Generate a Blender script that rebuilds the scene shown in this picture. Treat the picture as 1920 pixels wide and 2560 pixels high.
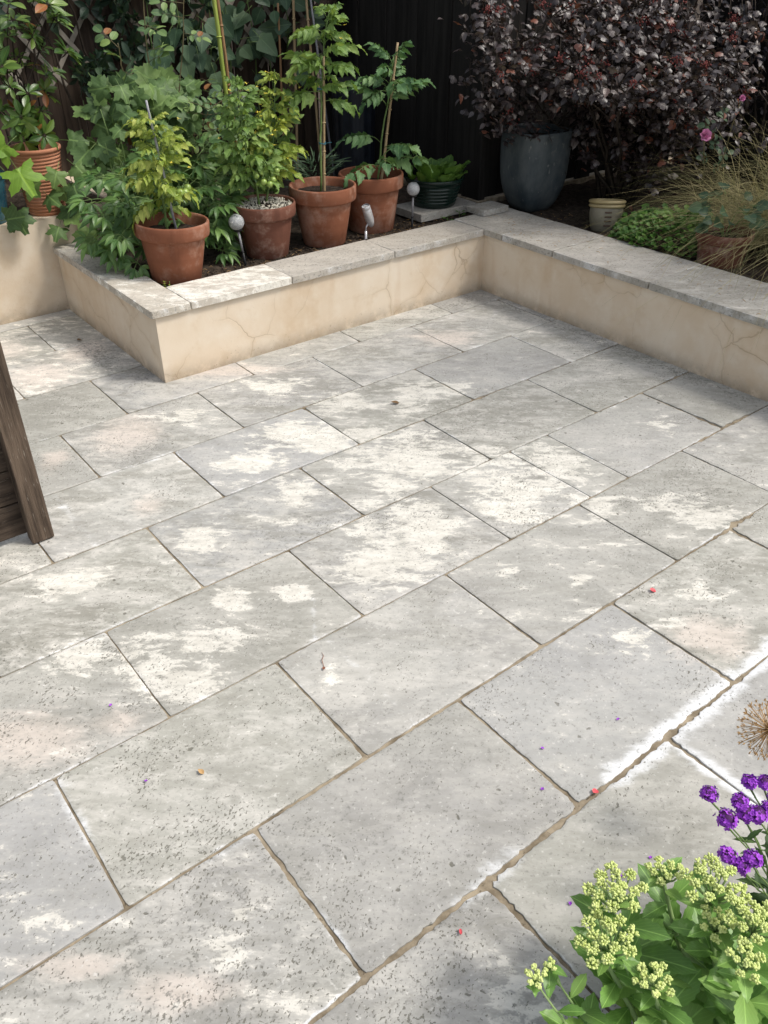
import bpy, math, random
import numpy as np
from mathutils import Vector, Matrix, noise as mnoise

for _o in list(bpy.data.objects):
    bpy.data.objects.remove(_o)
SC = bpy.context.scene
COL = SC.collection
R = math.radians

# ------------------------------------------------------------------ camera
cam_d = bpy.data.cameras.new('camera')
cam = bpy.data.objects.new('camera', cam_d)
COL.objects.link(cam)
cam.location = (0.0, 0.0, 1.6)
cam_d.sensor_fit = 'VERTICAL'
cam_d.sensor_height = 24.0
cam_d.sensor_width = 18.0
cam_d.lens = 24.0 * 2082.0 / 2560.0
cam_d.clip_start = 0.02
cam_d.clip_end = 500.0
_yaw, _pit = R(38.318), R(34.606)
_fw = Vector((math.sin(_yaw) * math.cos(_pit), math.cos(_yaw) * math.cos(_pit), -math.sin(_pit)))
cam.rotation_euler = _fw.to_track_quat('-Z', 'Y').to_euler()
SC.camera = cam

# ------------------------------------------------------------------ sky, sun, exposure
TO_SUN = Vector((0.50, -0.50, 1.0)).normalized()
SUN_EL = math.asin(TO_SUN.z)
SUN_AZ = math.atan2(TO_SUN.x, TO_SUN.y)
world = bpy.data.worlds.new('World')
SC.world = world
world.use_nodes = True
_wn = world.node_tree.nodes
_wl = world.node_tree.links
_wn.clear()
_sky = _wn.new('ShaderNodeTexSky')
_sky.sky_type = 'NISHITA'
_sky.sun_disc = False
_sky.sun_elevation = SUN_EL
_sky.sun_rotation = SUN_AZ
_sky.air_density = 1.2
_sky.dust_density = 3.0
_sky.ozone_density = 0.6
_bg = _wn.new('ShaderNodeBackground')
_bg.inputs['Strength'].default_value = 0.15
_wo = _wn.new('ShaderNodeOutputWorld')
_hs = _wn.new('ShaderNodeHueSaturation')      # hazy, whitish summer sky
_hs.inputs['Saturation'].default_value = 0.42
_wl.new(_sky.outputs[0], _hs.inputs['Color'])
_wl.new(_hs.outputs[0], _bg.inputs[0])
_wl.new(_bg.outputs[0], _wo.inputs[0])
sun_d = bpy.data.lights.new('sun', 'SUN')
sun_d.energy = 2.1
sun_d.angle = R(11.0)
sun_d.color = (1.0, 0.945, 0.86)
sun = bpy.data.objects.new('sun', sun_d)
COL.objects.link(sun)
sun.rotation_euler = (-TO_SUN).to_track_quat('-Z', 'Y').to_euler()
sun.location = (4, -4, 8)
SC.view_settings.view_transform = 'Standard'
SC.view_settings.look = 'None'
SC.view_settings.gamma = 1.0
SC.view_settings.use_curve_mapping = False
SC.view_settings.exposure = 0.36

# ------------------------------------------------------------------ node helpers
class NT:
    def __init__(self, name):
        self.m = bpy.data.materials.new(name)
        self.m.use_nodes = True
        self.t = self.m.node_tree
        self.t.nodes.clear()
        self.out = self.t.nodes.new('ShaderNodeOutputMaterial')

    def n(self, typ, ins=None, **props):
        nd = self.t.nodes.new('ShaderNode' + typ)
        for k, v in props.items():
            setattr(nd, k, v)
        for k, v in (ins or {}).items():
            s = nd.inputs[k]
            if isinstance(v, bpy.types.NodeSocket):
                self.t.links.new(v, s)
            elif isinstance(v, (tuple, list)) and s.type == 'RGBA' and len(v) == 3:
                s.default_value = (*v, 1.0)
            else:
                s.default_value = v
        return nd

    def math(self, op, a, b=0.0, c=None, clamp=False):
        d = {0: a, 1: b}
        if c is not None:
            d[2] = c
        return self.n('Math', d, operation=op, use_clamp=clamp).outputs[0]

    def noise(self, vec, scale, detail=4.0, rough=0.55, dist=0.0):
        return self.n('TexNoise', {'Vector': vec, 'Scale': scale, 'Detail': detail, 'Roughness': rough,
                                   'Distortion': dist}).outputs[0]

    def step(self, x, a, b):
        return self.n('MapRange', {0: x, 1: a, 2: b, 3: 0.0, 4: 1.0}, interpolation_type='SMOOTHSTEP',
                      clamp=True).outputs[0]

    def mix(self, f, a, b, mode='MIX'):
        nd = self.n('Mix', None, data_type='RGBA', blend_type=mode, clamp_factor=True)
        for s, v in ((nd.inputs[0], f), (nd.inputs[6], a), (nd.inputs[7], b)):
            if isinstance(v, bpy.types.NodeSocket):
                self.t.links.new(v, s)
            elif isinstance(v, (tuple, list)):
                s.default_value = (*v[:3], 1.0)
            else:
                s.default_value = v
        return nd.outputs[2]

    def vmath(self, op, a, b):
        return self.n('VectorMath', {0: a, 1: b}, operation=op).outputs[0]

    def attr(self, name, kind='OBJECT'):
        return self.n('Attribute', None, attribute_name=name, attribute_type=kind)

    def bump(self, h, strength, dist, normal=None):
        d = {'Height': h, 'Strength': strength, 'Distance': dist}
        if normal is not None:
            d['Normal'] = normal
        return self.n('Bump', d).outputs[0]

    def surf(self, color, rough=0.8, spec=0.3, normal=None, **extra):
        d = {'Base Color': color, 'Roughness': rough, 'Specular IOR Level': spec}
        if normal is not None:
            d['Normal'] = normal
        d.update(extra)
        b = self.n('BsdfPrincipled', d)
        self.t.links.new(b.outputs[0], self.out.inputs[0])
        return b

    def coord(self, per_object=True):
        c = self.n('TexCoord').outputs['Object']
        if not per_object:
            return c
        r = self.n('ObjectInfo').outputs['Random']
        off = self.n('CombineXYZ', {0: self.math('MULTIPLY', r, 57.3), 1: self.math('MULTIPLY', r, 131.7),
                                    2: self.math('MULTIPLY', r, 17.9)}).outputs[0]
        return self.vmath('ADD', c, off)


# ------------------------------------------------------------------ materials: stone and render
def stone_material(name, coping=False):
    k = NT(name)
    c = k.coord()
    rot = k.n('VectorRotate', {'Vector': c, 'Angle': R(38.0)}, rotation_type='Z_AXIS').outputs[0]
    cst = k.vmath('MULTIPLY', rot, (0.62, 1.35, 1.0))
    n1 = k.noise(c, 3.2, 5.0, 0.6)
    n2 = k.noise(cst, 9.0, 5.0, 0.70, 0.5)
    n3 = k.noise(c, 80.0, 2.5, 0.70)
    n4 = k.noise(c, 1.6, 2.0, 0.5)
    n5 = k.noise(cst, 26.0, 4.0, 0.68, 0.3)
    tone = k.attr('tone').outputs['Fac']
    pit = k.attr('pit').outputs['Fac']
    f = k.attr('wear_and_sun', 'GEOMETRY')
    sp = k.n('SeparateColor', {0: f.outputs['Color']})
    cream_a, pink_a, eff_a, dirt_a = sp.outputs[0], sp.outputs[1], sp.outputs[2], f.outputs['Alpha']
    warm = k.attr('warm').outputs['Fac']
    mott = k.attr('mottle').outputs['Fac']
    n6 = k.noise(cst, 4.2, 4.0, 0.62, 0.6)
    base = k.mix(k.step(n1, 0.32, 0.68), (0.315, 0.308, 0.288), (0.43, 0.421, 0.40))
    base = k.mix(k.math('MULTIPLY', k.step(n4, 0.42, 0.62), 0.45), base, (0.385, 0.38, 0.338))
    orr = k.n('ObjectInfo').outputs['Random']
    hue = k.math('FRACT', k.math('MULTIPLY', orr, 23.7))
    base = k.mix(k.math('MULTIPLY', k.step(hue, 0.55, 0.75), 0.45), base, (0.37, 0.365, 0.312))
    base = k.mix(k.math('MULTIPLY', k.step(hue, 0.30, 0.12), 0.35), base, (0.385, 0.392, 0.40))
    # olive-grey grime in broad and fine drifts, paler scoured stone between
    base = k.mix(k.math('MULTIPLY', k.math('MULTIPLY', k.step(n6, 0.52, 0.34), 0.66), mott), base, (0.27, 0.262, 0.225))
    base = k.mix(k.math('MULTIPLY', k.math('MULTIPLY', k.step(n6, 0.50, 0.63), 0.70), mott), base, (0.53, 0.512, 0.47))
    base = k.mix(k.math('MULTIPLY', k.math('MULTIPLY', k.step(n2, 0.47, 0.64), 0.66), mott), base, (0.57, 0.55, 0.505))
    base = k.mix(k.math('MULTIPLY', k.math('MULTIPLY', k.step(n2, 0.47, 0.31), 0.62), mott), base, (0.265, 0.256, 0.222))
    base = k.mix(k.math('MULTIPLY', k.math('MULTIPLY', k.step(n5, 0.50, 0.64), 0.55), mott), base, (0.585, 0.565, 0.52))
    base = k.mix(k.math('MULTIPLY', k.math('MULTIPLY', k.step(n5, 0.46, 0.31), 0.55), mott), base, (0.25, 0.242, 0.212))
    base = k.mix(k.math('MULTIPLY', warm, 0.72), base, k.mix(n2, (0.42, 0.36, 0.285), (0.68, 0.61, 0.52)))
    # worn pale patches and one painted sun patch, soft and broken at the edge
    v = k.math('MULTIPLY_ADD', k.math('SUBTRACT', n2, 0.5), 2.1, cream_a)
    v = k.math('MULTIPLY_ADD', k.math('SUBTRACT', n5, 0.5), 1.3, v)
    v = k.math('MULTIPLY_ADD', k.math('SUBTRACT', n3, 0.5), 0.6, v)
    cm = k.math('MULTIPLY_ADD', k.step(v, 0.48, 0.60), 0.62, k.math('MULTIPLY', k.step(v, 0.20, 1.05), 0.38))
    pv = k.math('MULTIPLY_ADD', k.math('SUBTRACT', n2, 0.5), 1.3, pink_a)
    pv = k.math('MULTIPLY_ADD', k.math('SUBTRACT', n5, 0.5), 0.8, pv)
    pm = k.math('MULTIPLY', k.step(pv, 0.20, 0.90), 0.60)
    base = k.mix(pm, base, (0.68, 0.595, 0.525))
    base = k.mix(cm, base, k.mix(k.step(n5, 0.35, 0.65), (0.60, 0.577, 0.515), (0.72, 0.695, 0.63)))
    ev = k.math('MULTIPLY_ADD', k.math('SUBTRACT', n2, 0.5), 0.8, eff_a)
    ev = k.math('MULTIPLY_ADD', k.math('SUBTRACT', n5, 0.5), 1.2, ev)
    ev = k.math('MULTIPLY_ADD', k.math('SUBTRACT', n3, 0.5), 0.5, ev)
    base = k.mix(k.math('MULTIPLY', k.step(ev, 0.30, 1.0), 0.82), base, (0.78, 0.795, 0.81))
    # pits of the stone: irregular specks in drifts, a few larger holes
    pa = k.n('VectorRotate', {'Vector': c, 'Angle': R(-25.0)}, rotation_type='Z_AXIS').outputs[0]
    pb_ = k.n('VectorRotate', {'Vector': c, 'Angle': R(65.0)}, rotation_type='Z_AXIS').outputs[0]
    pn = k.noise(k.vmath('MULTIPLY', pa, (0.85, 1.2, 1.0)), 150.0, 2.0, 0.6, 0.2)
    pm2 = k.noise(k.vmath('MULTIPLY', pb_, (0.7, 1.3, 1.0)), 90.0, 4.0, 0.68, 0.5)
    zone = k.step(k.math('ADD', k.noise(c, 4.5, 4.0, 0.72), k.math('MULTIPLY', pit, 0.14)), 0.44, 0.80)
    zone3 = k.step(k.math('ADD', k.noise(k.vmath('ADD', c, (7.0, 3.0, 1.0)), 4.0, 4.0, 0.72), k.math('MULTIPLY', pit, 0.12)), 0.46, 0.82)
    p1 = k.math('MAXIMUM', k.step(k.math('MULTIPLY_ADD', zone, 0.13, pn), 0.700, 0.745), k.step(k.math('MULTIPLY_ADD', zone3, 0.10, pm2), 0.722, 0.750))
    warp = k.n('TexNoise', {'Vector': c, 'Scale': 40.0, 'Detail': 3.0}).outputs[1]
    cw = k.vmath('ADD', c, k.vmath('MULTIPLY', warp, (0.030, 0.030, 0.0)))
    v2 = k.n('TexVoronoi', {'Vector': cw, 'Scale': 24.0, 'Randomness': 1.0})
    pick = k.step(k.n('SeparateColor', {0: v2.outputs['Color']}).outputs[0], 0.86, 0.88)
    p2 = k.math('MULTIPLY', k.step(v2.outputs['Distance'], 0.15, 0.09), k.math('MULTIPLY', pick, k.step(pit, 0.1, 0.5)))
    pits = k.math('MAXIMUM', p1, p2)
    base = k.mix(k.math('MULTIPLY', pits, 0.80), base, (0.13, 0.125, 0.10))
    # black algae specks
    dm = k.step(k.math('MULTIPLY_ADD', dirt_a, 0.20, n3), 0.62, 0.76)
    base = k.mix(k.math('MULTIPLY', dm, 0.55), base, (0.12, 0.118, 0.10))
    base = k.mix(k.math('MULTIPLY', k.step(n3, 0.40, 0.26), 0.55), base, (0.66, 0.645, 0.61))
    base = k.mix(k.math('MULTIPLY', k.step(n3, 0.54, 0.68), 0.40), base, (0.25, 0.245, 0.225))
    tn = k.n('CombineColor', {0: tone, 1: tone, 2: tone}).outputs[0]
    base = k.mix(1.0, base, tn, 'MULTIPLY')
    h = k.math('SUBTRACT', k.math('MULTIPLY_ADD', n3, 0.35, k.math('MULTIPLY', n2, 0.6)), k.math('MULTIPLY', pits, 0.8))
    k.surf(base, 0.80, 0.25, k.bump(h, 0.5, 0.0035))
    return k.m


def render_material(name, tint=(1, 1, 1)):
    k = NT(name)
    c = k.coord(False)
    n1 = k.noise(c, 2.2, 4.0, 0.6)
    n2 = k.noise(c, 9.0, 6.0, 0.65)
    n3 = k.noise(c, 110.0, 3.0, 0.6)
    base = k.mix(k.step(n1, 0.34, 0.66), (0.65 * tint[0], 0.53 * tint[1], 0.395 * tint[2]),
                 (0.71 * tint[0], 0.61 * tint[1], 0.485 * tint[2]))
    base = k.mix(k.math('MULTIPLY', k.step(n2, 0.42, 0.72), 0.5), base, (0.74, 0.665, 0.56))
    # rust coloured run-down stains, stretched upright
    cs = k.vmath('MULTIPLY', c, (7.0, 7.0, 1.1))
    st = k.step(k.noise(cs, 1.0, 3.0, 0.5), 0.57, 0.78)
    base = k.mix(k.math('MULTIPLY', st, 0.62), base, (0.52, 0.35, 0.20))
    blot = k.step(k.noise(c, 5.5, 5.0, 0.7), 0.50, 0.66)
    base = k.mix(k.math('MULTIPLY', blot, 0.35), base, (0.57, 0.43, 0.28))
    # crazing cracks, only here and there
    wv = k.n('TexNoise', {'Vector': c, 'Scale': 5.0, 'Detail': 4.0}).outputs[1]
    cc = k.vmath('ADD', c, k.vmath('MULTIPLY', wv, (0.16, 0.16, 0.16)))
    vo = k.n('TexVoronoi', {'Vector': cc, 'Scale': 3.6}, feature='DISTANCE_TO_EDGE').outputs['Distance']
    cz = k.step(k.noise(c, 1.9, 3.0), 0.46, 0.64)
    crack = k.math('MULTIPLY', k.step(vo, 0.011, 0.002), cz)
    halo = k.math('MULTIPLY', k.step(vo, 0.09, 0.0), cz)
    base = k.mix(k.math('MULTIPLY', halo, 0.22), base, (0.50, 0.36, 0.21))
    base = k.mix(k.math('MULTIPLY', crack, 0.36), base, (0.27, 0.18, 0.11))
    # splash dirt along the foot and under the coping
    z = k.n('SeparateXYZ', {0: c}).outputs[2]
    foot = k.math('MULTIPLY', k.step(k.math('MULTIPLY_ADD', n2, 0.09, z), 0.13, 0.03), k.step(n2, 0.3, 0.6))
    base = k.mix(k.math('MULTIPLY', foot, 0.75), base, (0.22, 0.17, 0.12))
    spk = k.step(k.math('MULTIPLY_ADD', k.step(z, 0.12, 0.0), 0.10, n3), 0.70, 0.80)
    base = k.mix(k.math('MULTIPLY', spk, 0.45), base, (0.20, 0.14, 0.09))
    h = k.math('SUBTRACT', k.math('MULTIPLY_ADD', n3, 0.25, n2), crack)
    k.surf(base, 0.88, 0.15, k.bump(h, 0.35, 0.004))
    return k.m


def simple_noise_mat(name, a, b, scale=12.0, rough=0.8, spec=0.3, bump=0.3, bdist=0.004, stretch=(1, 1, 1), speck=None,
                     per_object=True, metallic=0.0, coat=0.0):
    k = NT(name)
    c = k.vmath('MULTIPLY', k.coord(per_object), stretch)
    n1 = k.noise(c, scale, 6.0, 0.62)
    n2 = k.noise(c, scale * 6.0, 4.0, 0.6)
    base = k.mix(k.step(n1, 0.30, 0.70), a, b)
    if speck:
        base = k.mix(k.math('MULTIPLY', k.step(n2, 0.62, 0.72), 0.8), base, speck)
    h = k.math('MULTIPLY_ADD', n2, 0.5, n1)
    k.surf(base, rough, spec, k.bump(h, bump, bdist), **{'Metallic': metallic, 'Coat Weight': coat})
    return k.m


M = {}
M['slab'] = stone_material('weathered_limestone')
M['render'] = render_material('cream_render')
M['mortar'] = simple_noise_mat('sandy_mortar', (0.15, 0.12, 0.082), (0.37, 0.31, 0.225), 16.0, 0.95, 0.1, 0.8, 0.004,
                               speck=(0.07, 0.055, 0.04), per_object=False)
M['soil'] = simple_noise_mat('dry_soil', (0.030, 0.023, 0.018), (0.085, 0.066, 0.050), 30.0, 0.97, 0.1, 1.0, 0.012,
                             speck=(0.16, 0.13, 0.10), per_object=False)
M['compost'] = simple_noise_mat('dark_compost', (0.016, 0.012, 0.010), (0.055, 0.042, 0.034), 45.0, 0.97, 0.1, 1.0, 0.008,
                                speck=(0.13, 0.11, 0.09))
M['fence'] = simple_noise_mat('aged_fence_timber', (0.030, 0.021, 0.016), (0.080, 0.058, 0.043), 3.0, 0.85, 0.2, 0.5, 0.004,
                              stretch=(9, 9, 0.7))
M['black'] = simple_noise_mat('black_stained_timber', (0.009, 0.008, 0.0072), (0.022, 0.020, 0.018), 3.0, 0.8, 0.2, 0.4, 0.003,
                              stretch=(9, 9, 0.7))
M['trellis'] = simple_noise_mat('grey_trellis_lath', (0.16, 0.14, 0.115), (0.32, 0.285, 0.24), 6.0, 0.85, 0.2, 0.4, 0.002)


def clay_mat(name, a, b, bloom=0.3):
    k = NT(name)
    c = k.coord()
    n1 = k.noise(c, 5.0, 5.0, 0.6)
    n2 = k.noise(c, 30.0, 5.0, 0.65)
    ring = k.noise(k.vmath('MULTIPLY', c, (1.5, 1.5, 60.0)), 1.0, 3.0, 0.5)
    base = k.mix(k.step(n1, 0.3, 0.7), a, b)
    base = k.mix(k.math('MULTIPLY', k.step(ring, 0.45, 0.75), 0.25), base, tuple(x * 0.75 for x in a))
    run = k.noise(k.vmath('MULTIPLY', c, (14.0, 14.0, 2.5)), 1.0, 4.0, 0.6)
    base = k.mix(k.math('MULTIPLY', k.step(run, 0.50, 0.72), 0.45), base, tuple(x * 0.5 for x in a))
    bl = k.math('MULTIPLY', k.step(k.math('MULTIPLY_ADD', n2, 0.5, n1), 0.72, 0.98), bloom)
    base = k.mix(bl, base, (0.55, 0.42, 0.34))
    base = k.mix(k.math('MULTIPLY', k.step(n2, 0.68, 0.78), 0.4), base, (0.13, 0.07, 0.045))
    k.surf(base, 0.82, 0.25, k.bump(k.math('MULTIPLY_ADD', ring, 0.4, n2), 0.2, 0.002))
    return k.m


M['clay'] = clay_mat('terracotta', (0.205, 0.076, 0.040), (0.275, 0.108, 0.060))
M['clay_dark'] = clay_mat('brown_terracotta', (0.135, 0.054, 0.035), (0.20, 0.085, 0.056), 0.5)
M['clay_pale'] = clay_mat('pale_terracotta', (0.40, 0.17, 0.095), (0.48, 0.225, 0.135), 0.3)


# ------------------------------------------------------------------ mesh helpers
def tag(o, label=None, cat=None, group=None, kind=None):
    if label:
        o['label'] = label
    if cat:
        o['category'] = cat
    if group:
        o['group'] = group
    if kind:
        o['kind'] = kind
    return o


def empty(name, loc, label=None, cat=None, group=None, kind=None, rot=(0, 0, 0)):
    o = bpy.data.objects.new(name, None)
    o.empty_display_size = 0.05
    COL.objects.link(o)
    o.location = loc
    o.rotation_euler = rot
    return tag(o, label, cat, group, kind)


class Geo:
    """verts, faces, uv per vertex and material index per face; build() links ONE mesh object"""

    def __init__(self):
        self.v, self.f, self.uv, self.mi = [], [], [], []

    def add(self, t, mat=None, mi=None):
        V, F, UV, MI = t
        b = len(self.v)
        V = np.asarray(V, float)
        if mat is not None:
            m = np.array(mat)
            V = V @ m[:3, :3].T + m[:3, 3]
        self.v.extend(V.tolist())
        self.uv.extend(UV if UV is not None else [(0.5, 0.5)] * len(V))
        self.f.extend([tuple(i + b for i in q) for q in F])
        if mi is not None:
            self.mi.extend([mi] * len(F))
        else:
            self.mi.extend(MI if MI is not None else [0] * len(F))
        return self

    def data(self):
        return (np.array(self.v, float), self.f, self.uv, self.mi)

    def mesh(self, name, mats, smooth=True):
        me = bpy.data.meshes.new(name)
        me.from_pydata(self.v, [], self.f)
        for m in (mats if isinstance(mats, (list, tuple)) else [mats]):
            me.materials.append(m)
        n = len(me.polygons)
        if n:
            me.polygons.foreach_set('use_smooth', np.full(n, bool(smooth)))
            me.polygons.foreach_set('material_index', np.array(self.mi, dtype=np.int32))
            lv = np.empty(len(me.loops), dtype=np.int32)
            me.loops.foreach_get('vertex_index', lv)
            uvl = me.uv_layers.new(name='UVMap')
            uvl.data.foreach_set('uv', np.asarray(self.uv, dtype=np.float32)[lv].ravel())
        me.update()
        return me

    def build(self, name, mats, parent=None, smooth=True, loc=None):
        o = bpy.data.objects.new(name, self.mesh(name, mats, smooth))
        COL.objects.link(o)
        if parent is not None:
            o.parent = parent
        if loc is not None:
            o.location = loc
        return o


def box_t(x0, x1, y0, y1, z0, z1, bev=0.0):
    """a box, with a small chamfer when bev > 0"""
    if bev <= 0:
        V = [(x, y, z) for z in (z0, z1) for y in (y0, y1) for x in (x0, x1)]
        F = [(0, 2, 3, 1), (4, 5, 7, 6), (0, 1, 5, 4), (2, 6, 7, 3), (0, 4, 6, 2), (1, 3, 7, 5)]
        return (V, F, None, None)
    import bmesh
    bm = bmesh.new()
    bmesh.ops.create_cube(bm, size=1.0)
    for v in bm.verts:
        v.co = ((x0 + x1) / 2 + v.co.x * (x1 - x0), (y0 + y1) / 2 + v.co.y * (y1 - y0), (z0 + z1) / 2 + v.co.z * (z1 - z0))
    bmesh.ops.bevel(bm, geom=bm.edges[:], offset=bev, segments=1, affect='EDGES', profile=0.5)
    bm.verts.index_update()
    V = [tuple(v.co) for v in bm.verts]
    F = [tuple(v.index for v in f.verts) for f in bm.faces]
    bm.free()
    return (V, F, None, None)


def lathe_t(prof, seg=40, close_top=False, close_bot=False, sq=None):
    """revolve (r, z) pairs; sq = exponent of a superellipse cross-section"""
    V, F = [], []
    for r, z in prof:
        for i in range(seg):
            a = 2 * math.pi * i / seg
            c, s = math.cos(a), math.sin(a)
            k = 1.0
            if sq:
                k = (abs(c) ** sq + abs(s) ** sq) ** (-1.0 / sq)
            V.append((r * k * c, r * k * s, z))
    for j in range(len(prof) - 1):
        for i in range(seg):
            a, b = j * seg + i, j * seg + (i + 1) % seg
            F.append((a, b, b + seg, a + seg))
    if close_bot:
        F.append(tuple(range(seg - 1, -1, -1)))
    if close_top:
        F.append(tuple((len(prof) - 1) * seg + i for i in range(seg)))
    return (V, F, None, None)


def tube_t(pts, rad, sides=6):
    pts = [Vector(p) for p in pts]
    n = len(pts)
    rad = rad if isinstance(rad, (list, tuple)) else [rad] * n
    V, F, UV = [], [], []
    prev = None
    for i, p in enumerate(pts):
        d = (pts[min(i + 1, n - 1)] - pts[max(i - 1, 0)])
        d = d.normalized() if d.length > 1e-9 else Vector((0, 0, 1))
        if prev is None:
            prev = d.orthogonal().normalized()
        x = (prev - d * prev.dot(d))
        x = x.normalized() if x.length > 1e-6 else d.orthogonal().normalized()
        prev = x
        y = d.cross(x)
        for k in range(sides):
            a = 2 * math.pi * k / sides
            V.append(tuple(p + (x * math.cos(a) + y * math.sin(a)) * rad[i]))
            UV.append((k / sides, i / max(1, n - 1)))
    for i in range(n - 1):
        for k in range(sides):
            a, b = i * sides + k, i * sides + (k + 1) % sides
            F.append((a, b, b + sides, a + sides))
    F.append(tuple(range(sides - 1, -1, -1)))
    F.append(tuple((n - 1) * sides + k for k in range(sides)))
    return (V, F, UV, None)


def sphere_t(r=1.0, u=10, v=7, squash=1.0):
    prof = [(max(1e-4, r * math.sin(math.pi * j / v)), -r * squash * math.cos(math.pi * j / v)) for j in range(v + 1)]
    return lathe_t(prof, u)


def bend_path(p0, p1, n=6, sag=(0, 0, 0), rng=None, jit=0.0):
    p0, p1, sag = Vector(p0), Vector(p1), Vector(sag)
    out = []
    for i in range(n):
        t = i / (n - 1)
        p = p0.lerp(p1, t) + sag * (4 * t * (1 - t))
        if rng and 0 < i < n - 1:
            p += Vector((rng.uniform(-jit, jit), rng.uniform(-jit, jit), rng.uniform(-jit, jit)))
        out.append(p)
    return out


def orient(pos, d, up=(0, 0, 1), scale=1.0, roll=0.0):
    d = Vector(d).normalized()
    up = Vector(up)
    z = up - d * up.dot(d)
    z = z.normalized() if z.length > 1e-4 else d.orthogonal().normalized()
    x = d.cross(z)
    m = Matrix(((x.x, d.x, z.x, 0), (x.y, d.y, z.y, 0), (x.z, d.z, z.z, 0), (0, 0, 0, 1)))
    m = m @ Matrix.Rotation(roll, 4, 'Y') @ Matrix.Scale(scale, 4)
    m.translation = Vector(pos)
    return m


# ------------------------------------------------------------------ paving
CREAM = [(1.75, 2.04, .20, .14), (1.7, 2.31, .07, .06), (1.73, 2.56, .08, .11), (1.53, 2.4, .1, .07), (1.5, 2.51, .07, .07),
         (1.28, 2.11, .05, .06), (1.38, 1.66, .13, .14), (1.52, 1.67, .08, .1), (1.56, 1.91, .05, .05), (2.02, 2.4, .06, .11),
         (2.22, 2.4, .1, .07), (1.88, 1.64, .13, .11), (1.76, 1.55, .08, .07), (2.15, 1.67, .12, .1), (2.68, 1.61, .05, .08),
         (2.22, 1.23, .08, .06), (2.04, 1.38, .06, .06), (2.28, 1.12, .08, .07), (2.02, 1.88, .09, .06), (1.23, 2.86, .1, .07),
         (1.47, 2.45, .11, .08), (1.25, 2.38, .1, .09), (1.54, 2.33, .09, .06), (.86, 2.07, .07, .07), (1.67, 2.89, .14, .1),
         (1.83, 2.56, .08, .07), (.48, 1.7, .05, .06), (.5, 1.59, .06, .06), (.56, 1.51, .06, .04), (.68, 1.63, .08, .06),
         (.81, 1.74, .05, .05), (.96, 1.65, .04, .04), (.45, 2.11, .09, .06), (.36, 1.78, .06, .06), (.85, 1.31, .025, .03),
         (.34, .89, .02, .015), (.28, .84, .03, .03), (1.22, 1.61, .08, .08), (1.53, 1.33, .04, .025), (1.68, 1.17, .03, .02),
         (1.34, 1.25, .02, .02), (1.74, .88, .035, .02), (1.6, .92, .06, .05), (.64, .43, .06, .07), (1.91, .91, .07, .04)]  # stains, but the entry before last is a sun patch painted into the slab
PINK = [(.99, 2.86, .13, .14), (.83, 2.35, .06, .06), (.69, 2.85, .05, .07), (.15, 1.6, .15, .1), (.35, 1.51, .08, .04),
        (1.77, .78, .11, .09), (.05, .99, .1, .03), (.18, .83, .1, .04), (.9, 3.6, .16, .15), (1.15, 3.73, .11, .15),
        (1.6, 3.12, .25, .07), (.8, 4.0, .2, .15), (2.6, 2.8, .15, .1)]
DIRT = [(.1, 1.95, .16, .10, 1.0), (1.2, 3.65, .08, .25, .9), (1.25, 3.3, .07, .12, .6), (2.95, 3.1, .3, .06, .7), (3.15, 2.2, .05, 1.0, .8),
        (2.0, 2.1, .3, .12, .5), (2.1, 2.25, .2, .12, .45), (.15, .9, .3, .12, .35), (.5, .95, .12, .1, .4), (2.3, 1.25, .25, .12, .5),
        (1.2, 1.9, .3, .1, .35), (.55, 1.75, .25, .1, .35), (1.9, 1.1, .2, .12, .3)]
# white bloom beside some joints: segment and reach
EFF = [((1.2, .637), (2.1, .637), .040, 1.0), ((1.379, .60), (1.379, .28), .032, 1.0), ((.70, .637), (.85, .637), .03, .7),
       ((.167, 1.44), (.167, 1.22), .022, .6), ((.461, .66), (.461, .80), .02, .5), ((.461, 1.03), (.36, 1.042), .02, .6),
       ((.9, 1.45), (1.0, 1.60), .012, .5), ((.60, 2.237), (.60, 2.62), .02, .5), ((.78, 2.628), (1.06, 2.628), .02, .6),
       ((1.06, 2.628), (1.06, 2.3), .012, .5), ((2.56, 2.98), (3.1, 2.98), .02, .4), ((2.6, 2.64), (3.05, 2.9), .03, .4),
       ((.35, 1.843), (.62, 1.843), .02, .6), ((.93, 1.42), (.93, 1.06), .012, .4)]
# wider, crumbled lengths of joint: (x, y, reach, extra)
CRUMB = [(.45, .637, .10, .004), (.62, .637, .12, .006), (.80, .637, .10, .006), (1.0, .637, .15, .006), (1.25, .637, .1, .005),
         (1.42, .637, .1, .007), (1.6, .637, .15, .004), (.461, .85, .15, .003), (.773, .5, .12, .004), (.6, 1.042, .15, .0025), (.9, 1.042, .2, .003),
         (1.5, 1.042, .3, .003), (2.25, 1.042, .15, .006), (2.32, 1.042, .08, .007), (2.72, 1.444, .06, .010), (2.95, 1.444, .10, .010),
         (2.857, 1.52, .06, .008), (2.857, 1.7, .1, .003), (2.249, 2.45, .12, .004), (2.26, 2.24, .05, .008), (2.35, 2.237, .06, .004),
         (1.62, 2.628, .08, .007), (1.37, 2.8, .06, .003), (3.05, 2.237, .1, .005), (3.12, 1.843, .06, .008), (3.0, 1.843, .1, .003),
         (2.575, 1.3, .1, .004), (1.68, .66, .03, .006), (1.64, .70, .02, .005), (2.5, 2.628, .1, .003), (1.5, 3.021, .06, .005), (2.2, 3.021, .1, .004)]


def seg_dist(p, a, b):
    ax, ay = a
    bx, by = b
    dx, dy = bx - ax, by - ay
    L = dx * dx + dy * dy
    t = 0 if L == 0 else max(0, min(1, ((p[0] - ax) * dx + (p[1] - ay) * dy) / L))
    return math.hypot(p[0] - ax - t * dx, p[1] - ay - t * dy)


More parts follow.
